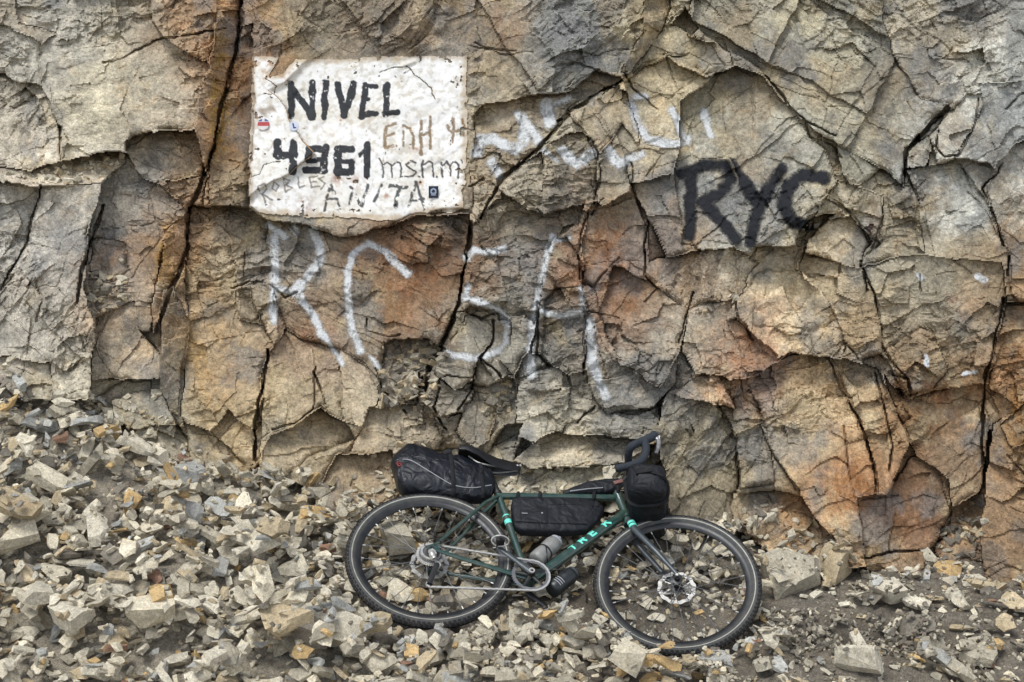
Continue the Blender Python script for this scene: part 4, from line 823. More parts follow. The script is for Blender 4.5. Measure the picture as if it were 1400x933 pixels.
# single stones one can pick out in the picture
HEROES = [(1082,790,92,'block',0,'grey','long grey block with a pale flat top leaning beside the front wheel',(1,.5,.32),.5), (1142,782,86,'block',0,'tan','ochre-topped dark block of rock lying against the long grey block',(1,.55,.42),.9), (1298,784,44,'flat',0,'ochre','flat ochre stone on the dirt below the dark cleft',(1,.75,.3),.0), (1333,794,34,'flat',0,'pale grey','thin pale grey flake beside the flat ochre stone',(1,.6,.25),.6),
  (1348,812,56,'flat',0,'tan','wide tan slab at the foot of the rust-brown pillar',(1,.6,.22),.3), (1218,832,44,'flat',0,'pale grey','pale rounded stone on the brink of the dug hollow',(1,.8,.5),.2), (1250,876,58,'block',0,'dark grey','dark grey block with a light ridge right of the dug hollow',(1,.6,.55),.3), (1268,896,44,'block',0,'grey','grey stone tucked under the dark ridged block',(1,.6,.5),-.6),
  (1340,900,56,'flat',0,'grey','broad grey stone alone on the dirt at the right',(1,.6,.4),.2), (1170,926,66,'block',0,'pale grey','pale topped block below the dug hollow',(1,.5,.6),.35), (1012,892,64,'flat',0,'grey','flat grey slab bedded in dirt beneath the front tyre',(1,.8,.2),.4), (538,762,80,'block',0,'grey','large grey block seen through the spokes of the rear wheel',(1,.6,.5),-.3), (578,752,44,'shard',0,'ochre','ochre shard leaning on the block behind the rear hub',(1,.5,.3),-.8),
  (553,808,46,'flat',0,'cream','cream slab seen through the lower rear spokes',(1,.7,.3),-.5), (608,826,44,'block',0,'dark grey','round dark grey stone inside the lower rear wheel rim',(1,.8,.6),.1), (642,818,46,'block',0,'grey','grey stone below the chain inside the rear wheel',(1,.7,.5),.4), (574,826,30,'shard',0,'ochre','small ochre stone inside the rear rim beside a cream slab',(1,.8,.5),.3),
  (22,726,58,'block',0,'cream','big cream block among the scree at its outer edge',(1,.8,.5),.5), (448,752,56,'flat',0,'grey','broad grey slab left of the rear tyre',(1,.6,.25),.1), (424,880,62,'block',0,'dark grey','large brown-grey block in the scree below the rear tyre',(1,.7,.5),-.2), (176,690,40,'shard',0,'ochre','bright ochre shard high on the scree',(1,.5,.35),1.2), (356,768,44,'flat',0,'pale grey','square pale slab standing in the middle of the scree',(1,.8,.3),.7),
  (205,862,66,'block',0,'cream','cream block with an ochre side low on the scree',(1,.6,.5),.2), (90,900,70,'block',0,'pale grey','large pale grey block in the lower scree',(1,.7,.5),-.4), (468,906,70,'block',0,'pale grey','large pale block in the scree just below the rear tyre',(1,.8,.55),.3), (395,915,76,'flat',0,'tan','long tan slab flat on the lower scree',(1,.5,.25),.1), (300,640,36,'block',0,'tan','tan block where the scree meets the ochre wall',(1,.7,.6),.3), (655,905,50,'block',0,'pale grey','pale angular stone under the gap between the wheels',(1,.7,.5),.2)]
rh = random.Random(5)
def on_ground(u, v):
    ys = np.arange(4.45, 6.6, .01); p = ray(np.full(ys.shape, float(u)), np.full(ys.shape, float(v)), ys); ix, iy = hmap(p[:, 0], p[:, 1]); below = np.nonzero(p[:, 2] <= H[iy, ix])[0]
    return p[below[0]] if len(below) else p[-1]
stone_count = 0
for u, v, w, kd, _, cn_, lb, dims, yaw in HEROES:
    p = on_ground(u, v); s = w / FPX * p[1] * 1.02; V_, F = make_stone(rh, dims, 7, True); R = slope_R(p[0], p[1], yaw, .12)
    P, dz = _settle(V_, F, p[0], p[1], s, R, .012)
    d = P - BC; q = (d @ BN)[(np.abs(d @ BE1 - .5) < .9) & (d @ BE2 > -.38) & (d @ BE2 < .7)]
    if len(q) and q.max() > -.035 and (q.min() < .03): P[:, 2] -= (q.max() + .035) / BN[2]
    c = P.mean(0); c[2] = P[:, 2].min()
    o = np_obj('stone', P - c, F, M_STONE, smooth=False); o.location = c; o.color = (*[x * 1.05 for x in lin(*PAL[CI[cn_]][1])], 1); tag(o, lb, 'stone')
    stone_count += 1
scatter(900, .06, .14, 1.5, .45)
scatter(120, .12, .21, 1.6, .45)
scatter(26, .07, .15, 1.5, .4, box=(1.0, 2.2, 4.75, 5.6), dens=lambda u, v: .8 if not (1080 < u < 1225 and 812 < v < 905) else 0.)
scatter(2600, .018, .045, 1.3, .5, small=True)
scatter(1300, .012, .03, 1.5, .5, small=True, dens=lambda u, v: 1. if u > 560 or v < 720 else .3, pal=GRIT)
scatter(620, .04, .085, 1.5, .4)
scatter(700, .025, .07, 1.4, .4, box=(-.75, 1.1, 4.95, 5.9), dens=lambda u, v: .9)
scatter(2200, .010, .026, 1.4, .5, small=True, dens=lambda u, v: 1. if u > 600 else .25, pal=GRIT)
scatter(5200, .006, .015, 1.2, .6, small=True, dens=lambda u, v: 1. if u > 640 else .12, pal=GRIT)
scatter(500, .012, .032, 1.2, .6, small=True, box=(1.05, 1.75, 4.95, 5.3), dens=lambda u, v: 1., pal=['dark grey', 'dark grey', 'grey'])
# broken bits caught on ledges, in pockets and along the foot of the wall
def stick(zk, pts, n, smin, smax, cols, flat=.5):
    P_ = Z(zk, pts); a = np.array(P_); k = 0
    while k < n:
        u = random.uniform(a[:, 0].min(), a[:, 0].max()); v = random.uniform(a[:, 1].min(), a[:, 1].max())
        if not in_poly(np.array([u]), np.array([v]), P_)[0]: continue
        k += 1; s = smin + (smax - smin) * random.random() ** 1.6; y = float(field_depth(np.array([u]), np.array([v]))[0]); p = ray(u, v, y - s * .10)
        if random.random() < .5: q = random.randrange(len(SHAPES)); kd, V_, F = SHAPES[q]
        else: V_, F = SMALL[random.randrange(len(SMALL))]
        R = euler_m(random.gauss(.6, flat), random.gauss(0, flat), random.uniform(0, 6.28)); P = (V_ * s) @ R.T + p
        if bike_clear(P): ALL.append([P, F, CI[random.choice(cols)], None, s, -1, tuple(p), R])
DK = ['dark grey', 'dark grey', 'grey', 'tan']; PL = ['pale grey', 'grey', 'cream', 'tan']; MX = ['grey', 'dark grey', 'pale grey', 'tan', 'grey']
stick('E', [(740,480),(880,460),(960,490),(940,620),(900,720),(760,700),(720,640)], 170, .02, .085, DK)
stick('A', [(0,445),(75,460),(165,430),(290,405),(340,415),(300,470),(230,485),(110,490),(0,482)], 150, .012, .06, PL, .3)
stick('A', [(215,700),(330,690),(340,800),(240,840)], 40, .02, .07, MX); stick('H', [(240,200),(420,160),(480,300),(560,330),(640,380),(760,420),(640,470),(380,440),(260,330)], 190, .012, .06, PL, .35)
stick('K', [(-120,220),(180,60),(330,60),(480,130),(900,130),(940,220),(560,240),(150,260),(0,330),(-80,340)], 210, .012, .07, PL, .35)
stick('G', [(230,700),(330,660),(400,690),(500,800),(560,830),(420,900),(260,840)], 80, .02, .08, MX, .5); stick('G', [(800,700),(880,640),(895,760),(880,860),(790,880),(750,820)], 110, .015, .07, DK)
stick('F', [(200,720),(290,700),(305,790),(270,880),(200,900),(150,830)], 60, .015, .06, DK); stick('G', [(130,170),(240,120),(250,160),(130,200)], 20, .015, .05, MX); stick('D', [(205,740),(255,700),(330,685),(240,770),(230,850)], 26, .015, .05, DK)
def zone(u, v):
    if u < 330: return 'in the upper scree under the grey rock columns' if v < 690 else 'in the scree slope below the grey rock columns'
    if u < 480: return 'in the scree slope left of the rear tyre' if v < 830 else 'in the lower scree in front of the rear tyre'
    if u < 700: return 'around the rear wheel of the bicycle' if v < 850 else 'in the rubble below the rear wheel'
    if u < 860: return 'on the dirt under the crank of the bicycle' if v < 860 else 'in the rubble between and below the wheels'
    if u < 1050: return 'around the front wheel of the bicycle'
    return 'on the dirt right of the front wheel'
rank = []
for k, a in enumerate(ALL):
    c = a[0].mean(0); u, v = px_of(*c)
    if a[3] is None or not (-5 < u < 1405 and v < 935): rank.append(-1); continue
    ix, iy = hmap(a[0][:, 0], a[0][:, 1]); vis = np.mean(a[0][:, 2] > H[iy, ix] - .012)
    rank.append(a[4] / c[1] * (.2 + vis))
pick = set(np.argsort(rank)[::-1][:300 - stone_count])
sv, sf, sc, off = [], [], [], 0
for k, (P, F, ci, kd, s, q, loc, R) in enumerate(ALL):
    col = np.array(lin(*PAL[ci][1])) * random.uniform(.8, 1.25)
    if k in pick:
        o = bpy.data.objects.new('stone', STONE_ME[q]); link(o); M4 = Matrix([list(R[r] * s) + [loc[r]] for r in range(3)] + [[0, 0, 0, 1]]); o.matrix_world = M4
        o.color = (*col, 1); u, v = px_of(*P.mean(0)); lb = ('large ' if s > .135 else '') + f'{PAL[ci][0]} stone {kd} ' + ('tilted ' if abs(R[2][2]) < .72 else '') + zone(u, v); tag(o, lb, 'stone', 'loose stones ' + zone(u, v))
    else:
        sv.append(P); sf.append(F + off); off += len(P); sc.append(np.tile(col, (len(P), 1)))
scree = np_obj('scree', np.concatenate(sv), np.concatenate(sf), M_SCREE, smooth=False, cols=np.concatenate(sc))
tag(scree, 'small grey and tan stone chips covering the slope under the rock face', 'scree', kind='stuff')
print('stones', len(ALL), 'stuff tris', sum(len(f) for f in sf))
# ------------------------------------------------------------------ the bicycle, built in its own frame: x forward, y up in its plane, z towards the drive side
class Fr:
    def __init__(s, o, a, b, n): s.o = o; s.M = np.stack([a, b, n], 1)
    def w(s, p): return s.o + np.asarray(p, float) @ s.M.T
    def un(s, u, v, z=0.):
        d = np.array([(u - 700) / FPX, 1, -(v - 466.5) / FPX]); o = np.array([0, 0, CAMZ]); n = s.M[:, 2]; c = s.o + n * z
        k = ((c - o) @ n) / (d @ n); return (o + d * k - s.o) @ s.M
    def k(s, x, y, z=0.): return s.un(460 + x / 2.3333, 580 + y / 2.3333, z)      # from the enlarged view
FB = Fr(BC, BE1, BE2, BN); FF = Fr(FW, FE1, FE2, FN)
ROOT = FB.w((.03, -.35, 0))
class MB:
    def __init__(s): s.v = []; s.f = []
    def add(s, v, f):
        n = sum(len(a) for a in s.v); s.v.append(np.asarray(v, float)); s.f += [tuple(i + n for i in q) for q in f]; return s
    def tube(s, pts, r, n=12, cap=True, ell=1., ref=None):
        pts = np.asarray(pts, float); m = len(pts); r = np.broadcast_to(np.asarray(r, float), (m,)); t = np.gradient(pts, axis=0); t /= np.linalg.norm(t, axis=1)[:, None] + 1e-12
        up = np.array(ref if ref is not None else (0, 0, 1.)); v = []
        for i in range(m):
            a = up - t[i] * (up @ t[i])
            if np.linalg.norm(a) < .15: a = np.array((.3, 1., .2)); a = a - t[i] * (a @ t[i])
            a /= np.linalg.norm(a); b = np.cross(t[i], a)
            for k in range(n):
                th = 2 * math.pi * k / n; v.append(pts[i] + r[i] * (math.cos(th) * a * ell + math.sin(th) * b))
        f = [(i * n + k, i * n + (k + 1) % n, (i + 1) * n + (k + 1) % n, (i + 1) * n + k) for i in range(m - 1) for k in range(n)]
        if cap:
            f.append(tuple(range(n))[::-1]); f.append(tuple((m - 1) * n + k for k in range(n)))
        return s.add(v, f)
    def lathe(s, prof, n=72, c=(0, 0, 0), close=True):
        """profile of (radius, z) about the z axis through c"""
        v = [(c[0] + r * math.cos(2 * math.pi * k / n), c[1] + r * math.sin(2 * math.pi * k / n), c[2] + z) for k in range(n) for r, z in prof]; m = len(prof)
        f = [(k * m + i, ((k + 1) % n) * m + i, ((k + 1) % n) * m + (i + 1) % m, k * m + (i + 1) % m) for k in range(n) for i in range(m if close else m - 1)]
        return s.add(v, f)
    def box(s, c, a, b, d):
        c, a, b, d = (np.asarray(q, float) for q in (c, a, b, d)); v = [c + i * a + j * b + k * d for i in (-1, 1) for j in (-1, 1) for k in (-1, 1)]
        return s.add(v, [(0, 1, 3, 2), (4, 6, 7, 5), (0, 4, 5, 1), (2, 3, 7, 6), (0, 2, 6, 4), (1, 5, 7, 3)])
    def prism(s, out, z0, z1):
        n = len(out); v = [(x, y, z) for z in (z0, z1) for x, y in out]
        return s.add(v, [tuple(range(n))[::-1], tuple(range(n, 2 * n))] + [(k, (k + 1) % n, n + (k + 1) % n, n + k) for k in range(n)])
    def loft(s, secs):
        n = len(secs[0]); v = [p for q in secs for p in q]; m = len(secs)
        f = [(i * n + k, i * n + (k + 1) % n, (i + 1) * n + (k + 1) % n, (i + 1) * n + k) for i in range(m - 1) for k in range(n)]
        f.append(tuple(range(n))[::-1]); f.append(tuple((m - 1) * n + k for k in range(n))); return s.add(v, f)
    def obj(s, name, mat, parent, fr=None, loc=None, smooth=True, sharp=40):
        fr = fr or FB; P = fr.w(np.concatenate(s.v)); base = np.array(loc if loc is not None else ROOT)
        me = bpy.data.meshes.new(name); me.from_pydata([tuple(p) for p in P - base], [], s.f); me.materials.append(mat); me.validate(); me.update()
        bm = bmesh.new(); bm.from_mesh(me); bmesh.ops.recalc_face_normals(bm, faces=bm.faces[:])
        for e_ in bm.edges:
            if len(e_.link_faces) == 2 and e_.calc_face_angle(0) > math.radians(sharp): e_.smooth = False
        for f_ in bm.faces: f_.smooth = smooth
        bm.to_mesh(me); bm.free()
        o = bpy.data.objects.new(name, me); link(o, parent)
        if parent is None: o.location = base
        return o
def simple(name, rgb, rough=.5, metal=0., vary=.12, bump=.0, bscale=300, coat=0., dustk=.0, spec=.5):
    t = NT(name); pos = t.n('NewGeometry').outputs['Position']; c = lin(*rgb)
    col = t.mix(t.ramp(t.noise(pos, 40, 6, .65), .3, .7, 0, 1), tuple(x * (1 - vary) for x in c), tuple(min(1, x * (1 + vary)) for x in c))
    if dustk: col = t.mix(t.ramp(t.noise(pos, 22, 8, .7, .6), .42, .72, 0, dustk), col, lin(138, 128, 112))
    t.l(col, t.b.inputs['Base Color']); t.b.inputs['Metallic'].default_value = metal; t.b.inputs['Coat Weight'].default_value = coat; t.b.inputs['Specular IOR Level'].default_value = spec
    t.l(t.ramp(t.noise(pos, 60, 5, .6), .3, .7, rough * .85, min(1, rough * 1.15)), t.b.inputs['Roughness'])
    if bump: t.l(t.bump(t.noise(pos, bscale, 5, .6), bump, 2.5 / bscale), t.b.inputs['Normal'])
    return t.m
M_FRAME = simple('green_frame_paint', (30, 62, 56), .32, coat=.5, dustk=.22); M_MINT = simple('mint_paint', (112, 226, 202), .4); M_FORK = simple('dark_grey_fork_paint', (50, 60, 66), .38, coat=.3, dustk=.25)
M_TYRE = simple('tyre_rubber', (66, 68, 68), .8, dustk=.22, bump=.4, bscale=500); M_TREAD = simple('tread_rubber', (30, 30, 31), .9, dustk=.15); M_STRIPE = simple('tyre_stripe', (160, 157, 146), .6, vary=.25)
M_RIM = simple('black_rim', (24, 27, 31), .4, dustk=.1); M_SPOKE = simple('steel_spoke', (112, 112, 112), .4, .6); M_STEEL = simple('bright_steel', (196, 194, 188), .35, .6, vary=.25); M_BLACKM = simple('black_metal', (30, 32, 36), .4, .3, dustk=.15)
M_CASS = simple('cassette_steel', (120, 120, 122), .4, .6, vary=.3); M_TAPE = simple('bar_tape', (40, 46, 54), .8, bump=.5, bscale=220); M_SADDLE = simple('saddle_leather', (20, 21, 24), .38, bump=.2, bscale=160)
def fabric(name, rgb, rough=.62):
    t = NT(name); pos = t.n('NewGeometry').outputs['Position']; c = lin(*rgb)
    col = t.mix(t.ramp(t.noise(pos, 16, 7, .65), .3, .7, 0, 1), tuple(x * .75 for x in c), tuple(x * 1.3 for x in c)); col = t.mix(t.ramp(t.noise(pos, 11, 8, .6, 1), .6, .85, 0, .12), col, lin(120, 114, 104))
    t.l(col, t.b.inputs['Base Color']); t.b.inputs['Roughness'].default_value = rough; t.b.inputs['Specular IOR Level'].default_value = .4
    b = t.bump(t.noise(pos, 13, 2, .45, 1.4), .6, .03); b = t.bump(t.noise(pos, 700, 2, .5), .3, .002, b); t.l(b, t.b.inputs['Normal']); return t.m
M_BAG = fabric('black_bag_fabric', (17, 20, 26)); M_BAG2 = fabric('glossy_bag_fabric', (15, 19, 27), .42); M_STRAP = fabric('webbing', (16, 17, 20), .8); M_GREYTRIM = simple('grey_trim', (150, 152, 154), .6)
bike = link(bpy.data.objects.new('bicycle', None)); bike.location = ROOT
tag(bike, 'dark green touring bicycle with drop bars leaning back on the rubble against the rock', 'bicycle')
P_BB = np.array((.418, -.07, 0)); P_SC = FB.k(518, 230); P_HT = FB.k(897, 226); P_HB = FB.k(926, 297)
for p in (P_SC, P_HT, P_HB): p[2] = 0
hax = (P_HT - P_HB) / np.linalg.norm(P_HT - P_HB)
frame = MB().tube([P_HB - hax * .004, P_HB + hax * .01, P_HT, P_HT + hax * .006], [.021, .0195, .0195, .021], 16).tube([P_BB - (0, 0, .036), P_BB + (0, 0, .036)], .022, 16).obj('frame', M_FRAME, bike)
def lerp(a, b, t): return np.asarray(a) * (1 - t) + np.asarray(b) * t
D_TOP = P_HB + hax * .022; T_END = P_HT - hax * .018
MB().tube([P_SC, T_END], .0155, 14).obj('top_tube', M_FRAME, frame)
down = MB().tube([D_TOP, lerp(D_TOP, P_BB, .5), P_BB], [.021, .0225, .0225], 16).obj('down_tube', M_FRAME, frame)
P_ST = P_SC + (P_SC - P_BB) / np.linalg.norm(P_SC - P_BB) * .02
MB().tube([P_BB, P_ST], .0155, 14).obj('seat_tube', M_FRAME, frame)
for sgn in (1, -1):
    dz = sgn * .066; dr = np.array((0.0, 0, dz))
    MB().tube([P_SC + (-.004, -.012, sgn * .014), P_SC + (-.06, -.075, sgn * .032), lerp(P_SC, dr, .55) * (1, 1, 0) + (0, 0, sgn * .052), dr + (.012, .016, 0)], [.0085, .0085, .008, .0075], 10).obj('seat_stay', M_FRAME, frame)
    MB().tube([P_BB + (-.01, 0, sgn * .024), P_BB + (-.09, .012, sgn * .033), (.13, -.028, sgn * .055), dr + (.018, -.006, 0)], [.012, .0115, .010, .0085], 10, ell=.8).obj('chain_stay', M_FRAME, frame)
    MB().prism([(-.02, -.012), (.0, -.022), (.03, -.016), (.028, .022), (.008, .026), (-.014, .012)], dz - .003, dz + .003).obj('dropout', M_FRAME, frame)
MB().tube([lerp(P_SC, P_BB, .30), lerp(P_SC, P_BB, .345)], .0162, 16).obj('band', M_MINT, frame); MB().tube([lerp(P_SC, P_BB, .245), lerp(P_SC, P_BB, .256)], .0162, 16).obj('band', M_MINT, frame)
# lettering on the down tube: painted strokes that wrap the tube
dax = (D_TOP - P_BB); dL = np.linalg.norm(dax); dax /= dL; dside = np.cross((0, 0, 1.), dax)          # dside: across the tube, upward
GLY = {'T': [((.5, 0), (.5, 1)), ((0, .92), (1, .92))], 'R': [((.1, 0), (.1, 1)), ((.1, .92), (.8, .92)), ((.85, .92), (.85, .5)), ((.85, .5), (.1, .48)), ((.45, .48), (.95, 0))],
       'E': [((.1, 0), (.1, 1)), ((.1, .92), (.95, .92)), ((.1, .5), (.8, .5)), ((.1, .08), (.95, .08))], 'K': [((.12, 0), (.12, 1)), ((.2, .45), (.95, 1)), ((.35, .55), (.95, 0))]}
for ch, kx, ky, wd in (('T', 748, 392, .030), ('R', 777, 369, .034), ('E', 808, 345, .034), ('K', 849, 311, .040)):
    q = FB.k(kx, ky, .012) - P_BB; s0 = q @ dax - wd / 2; mb = MB()
    for (x0, y0), (x1, y1) in GLY[ch]:
        a = np.array((s0 + x0 * wd, (y0 - .5) * .034)); b = np.array((s0 + x1 * wd, (y1 - .5) * .034)); d = (b - a) / np.linalg.norm(b - a); nn = np.array((-d[1], d[0])) * .0042; v = []
        for k in range(7):
            c = a + (b - a) * k / 6
            for sg in (-1, 1):
                sx, ty = c + nn * sg; th = ty / .0225 + .35; 
                for rr in (.0215, .0236): v.append(P_BB + dax * sx + rr * (math.sin(th) * dside + math.cos(th) * np.array((0, 0, 1.))))
        f = []
        for k in range(6):
            i = k * 4; j = i + 4; f += [(i + 1, i + 3, j + 3, j + 1), (i, i + 1, j + 1, j), (i + 2, j + 2, j + 3, i + 3), (i, j, j + 2, i + 2)]
        f += [(0, 2, 3, 1), (24, 25, 27, 26)]; mb.add(v, f)
    lo_ = mb.obj('letter', M_MINT, frame)
# wheels
def wheel(name, fr, rear):
    w = link(bpy.data.objects.new(name, None), bike); w.location = fr.w((0, 0, 0)) - ROOT; base = fr.w((0, 0, 0))
    prof = [(.3275 + .0225 * math.cos(a), .0225 * math.sin(a)) for a in np.linspace(-2.55, 2.55, 17)]
    MB().lathe(prof + [(.3105, .010), (.3105, -.010)], 110).obj('tyre', M_TYRE, w, fr, base, sharp=60)
    for sg in (1, -1): MB().lathe([(.3225, sg * .0218), (.3245, sg * .0226), (.3268, sg * .0231), (.3268, sg * .0222), (.3245, sg * .0216)], 110).obj('sidewall_stripe', M_STRIPE, w, fr, base)
    mb = MB()
    for k in range(104):
        for row, ps in enumerate((-1.02, -.55, 0, .55, 1.02)):
            a = 2 * math.pi * (k + .5 * (row % 2)) / 104; er = np.array((math.cos(a), math.sin(a), 0)); et = np.array((-er[1], er[0], 0)); ez = np.array((0, 0, 1.)); nr = er * math.cos(ps) + ez * math.sin(ps); nt = -er * math.sin(ps) + ez * math.cos(ps)
            mb.box(er * .3275 + nr * .0232, et * .0062, nt * (.0040 if row in (1, 2, 3) else .0032), nr * .0024)
    tag(mb.obj('tread', M_TREAD, w, fr, base, smooth=False), kind='stuff')
    MB().lathe([(.286, -.004), (.286, .004), (.293, .0105), (.306, .0135), (.3145, .0135), (.3145, -.0135), (.306, -.0135), (.293, -.0105)], 110).obj('rim', M_RIM, w, fr, base, sharp=30)
    fl = [(.0, -.048), (.012, -.048), (.012, -.034), (.027, -.033), (.027, -.028), (.013, -.024), (.012, .02), (.025, .024), (.025, .028), (.012, .03), (.012, .048), (0, .048)]
    MB().lathe(fl, 32, close=False).obj('hub', M_BLACKM, w, fr, base)
    for k in range(28):
        a = 2 * math.pi * (k + .5) / 28; sg = 1 if k % 2 else -1; tw = .42 * (1 if (k // 2) % 2 else -1); h = np.array((.024 * math.cos(a + tw * 3.2), .024 * math.sin(a + tw * 3.2), sg * .027)); e = np.array((.288 * math.cos(a), .288 * math.sin(a), sg * .002))
        sp_ = MB().tube([h, e], .0015, 6).obj('spoke', M_SPOKE, w, fr, base)
        MB().tube([lerp(e, h, .05), lerp(e, h, -.02)], .0030, 6).obj('nipple', M_STEEL, w, fr, base)
    zr = -.036; mb = MB(); n = 96; v = []
    for k in range(n):
        a = 2 * math.pi * k / n; ro = .0805 + .0022 * math.sin(a * 12); ri = .0640 + .0022 * math.sin(a * 12 + .8)
        for r in (ro, ri):
            for z in (zr - .001, zr + .001): v.append((r * math.cos(a), r * math.sin(a), z))
    f = []
    for k in range(n):
        i = k * 4; j = ((k + 1) % n) * 4; f += [(i, j, j + 1, i + 1), (i + 2, i + 3, j + 3, j + 2), (i + 1, j + 1, j + 3, i + 3), (i, i + 2, j + 2, j)]
    mb.add(v, f)
    for k in range(6):
        a = 2 * math.pi * k / 6; mb.tube([(.020 * math.cos(a), .020 * math.sin(a), zr), (.066 * math.cos(a + .45), .066 * math.sin(a + .45), zr)], .0035, 6, ell=.35)
    mb.lathe([(.022, zr - .002), (.022, zr + .002), (.016, zr + .002), (.016, zr - .002)], 24)
    tag(mb.obj('brake_rotor', M_STEEL, w, fr, base), kind=None)
    return w, base
rw, rbase = wheel('rear_wheel', FB, True); fw, fbase = wheel('front_wheel', FF, False)
for k, (r, z) in enumerate(((.062, .026), (.057, .0295), (.051, .033), (.045, .0365), (.039, .040), (.033, .0435), (.027, .047), (.022, .0505))):
    n = 40 - k * 3; v = []; mb = MB()
    for q in range(n * 2):
        a = math.pi * q / n; rr = r if q % 2 else r - .0045; v += [(rr * math.cos(a), rr * math.sin(a), z - .0009), (rr * math.cos(a), rr * math.sin(a), z + .0009)]
    m = n * 2; v += [(r * .55 * math.cos(math.pi * q / n), r * .55 * math.sin(math.pi * q / n), z + s_ * .0009) for q in range(m) for s_ in (-1, 1)]
    f = []
    for q in range(m):
        i, j = q * 2, ((q + 1) % m) * 2; a, b = m * 2 + i, m * 2 + j; f += [(i, j, j + 1, i + 1), (i + 1, j + 1, b + 1, a + 1), (i, a, b, j), (a, a + 1, b + 1, b)]
    mb.add(v, f).obj('cog', M_STEEL if k in (0, 1, 3) else M_CASS, rw, FB, rbase)
MB().tube([(0, 0, -.075), (0, 0, .078)], .006, 10).obj('axle', M_BLACKM, rw, FB, rbase)
MB().tube([(0, 0, -.062), (0, 0, .062)], .006, 10).tube([(0, 0, -.062), (-.012, -.004, -.068), (-.07, -.012, -.066)], [.006, .006, .004], 8).obj('axle', M_STEEL, fw, FF, fbase)
# fork (turns with the bars)
def to_ff(p): return (FB.w(p) - FW) @ FF.M
cr = to_ff(P_HB - hax * .03); cr[2] = 0
fork = MB().tube([to_ff(P_HB) * (1, 1, 0), to_ff(P_HB - hax * .014) * (1, 1, 0), cr + (0, -.012, 0)], [.0205, .0215, .023], 14).obj('fork', M_FRAME, bike, FF)
for sg in (1, -1):
    bl = MB().tube([cr + (.0, .006, sg * .012), cr + (.008, -.02, sg * .034), cr + (.024, -.07, sg * .045), lerp(cr, (0, 0, 0), .6) + (-.004, 0, sg * .051), (-.002, .012, sg * .053), (0, -.006, sg * .053)], [.015, .0165, .0155, .0125, .0095, .008], 12, ell=.75).obj('fork_blade', M_FORK, fork, FF)
    q0, q1 = cr + (.008, -.02, sg * .034), cr + (.024, -.07, sg * .045)
    for t0, t1 in ((.05, .28), (.42, .65)): MB().tube([lerp(q0, q1, t0), lerp(q0, q1, t1)], .0178, 14, ell=.80).obj('band', M_MINT, fork, FF)
MB().box((-.045, .075, -.05), (.020, .010, 0), (-.006, .014, 0), (0, 0, .011)).obj('brake_caliper', M_BLACKM, fork, FF)
MB().tube([(-.047, .09, -.062), (-.05, .15, -.060), cr + (-.012, -.02, -.045), cr + (-.02, .06, -.03)], .0024, 6).obj('brake_hose', M_BLACKM, fork, FF)
# handlebar, traced on its near side and mirrored
HW = .195
def z5(x, y, z=HW): return FF.un(830 + x / 6.667, 580 + y / 6.667, z)
corner = z5(192, 215); ramp = z5(290, 168); hoodb = z5(375, 135); hoodt = z5(442, 98)
drop = [z5(345, 165), z5(356, 230), z5(336, 300), z5(290, 350), z5(185, 386), z5(82, 405)]
def smooth_pts(p, n=6):
    p = np.asarray(p); q = []; p = np.concatenate([[2 * p[0] - p[1]], p, [2 * p[-1] - p[-2]]])
    for i in range(1, len(p) - 2):
        for k in range(n):
            t = k / n; q.append(.5 * (2 * p[i] + (p[i + 1] - p[i - 1]) * t + (2 * p[i - 1] - 5 * p[i] + 4 * p[i + 1] - p[i + 2]) * t * t + (3 * p[i] - p[i - 1] - 3 * p[i + 1] + p[i + 2]) * t ** 3))
    q.append(p[-2]); return np.array(q)
cen = corner * (1, 1, 0)
bar = MB().tube([cen + (0, 0, -.06), cen + (0, 0, .06)], .0158, 14).obj('handlebar', M_BLACKM, bike, FF)
for sg in (1, -1):
    mir = np.array((1, 1, sg))
    MB().tube(smooth_pts([cen * mir + (0, 0, sg * .058), cen + (0, 0, sg * .14), (corner - (0, 0, .030)) * mir + (.004, .002, 0), (lerp(corner, ramp, .22) - (0, 0, .006)) * mir, lerp(corner, ramp, .6) * mir, ramp * mir, lerp(ramp, hoodb, .7) * mir]), .0178, 12).obj('bar_tape', M_TAPE, bar, FF)
    MB().tube(smooth_pts([lerp(ramp, hoodb, .55) * mir] + [d * mir for d in drop]), .0172, 12).obj('bar_tape', M_TAPE, bar, FF)
    MB().tube(smooth_pts([ramp * mir, hoodb * mir, lerp(hoodb, hoodt, .7) * mir, hoodt * mir + (.002, .006, 0)]), [.019] * 6 + [.0205] * 6 + [.0205] * 6 + [.013], 12).obj('brake_hood', M_TAPE, bar, FF)
    lv = MB().tube(smooth_pts([hoodt * mir + (-.004, -.006, 0), hoodt * mir + (.012, -.030, 0), hoodt * mir + (.008, -.075, 0), hoodt * mir + (-.004, -.115, sg * .006)]), [.013] * 5 + [.011] * 8 + [.008] * 6, 8, ell=.6).obj('brake_lever', M_CASS, bar, FF)
    MB().box(hoodt * mir + (.014, -.02, 0), (.002, .010, 0), (.004, -.001, 0), (0, 0, .006)).obj('lever_cap', M_STEEL, bar, FF)
    MB().tube([drop[-1] * mir, drop[-1] * mir + (drop[-1] - drop[-2]) * mir * .06], .0153, 12).obj('bar_plug', M_BLACKM, bar, FF)
st = to_ff(P_HT + hax * .035) * (1, 1, 0)
MB().tube([st, lerp(st, cen, .85)], .0165, 12).tube([to_ff(P_HT) * (1, 1, 0), to_ff(P_HT + hax * .06) * (1, 1, 0)], .019, 14).obj('stem', M_BLACKM, bike, FF)
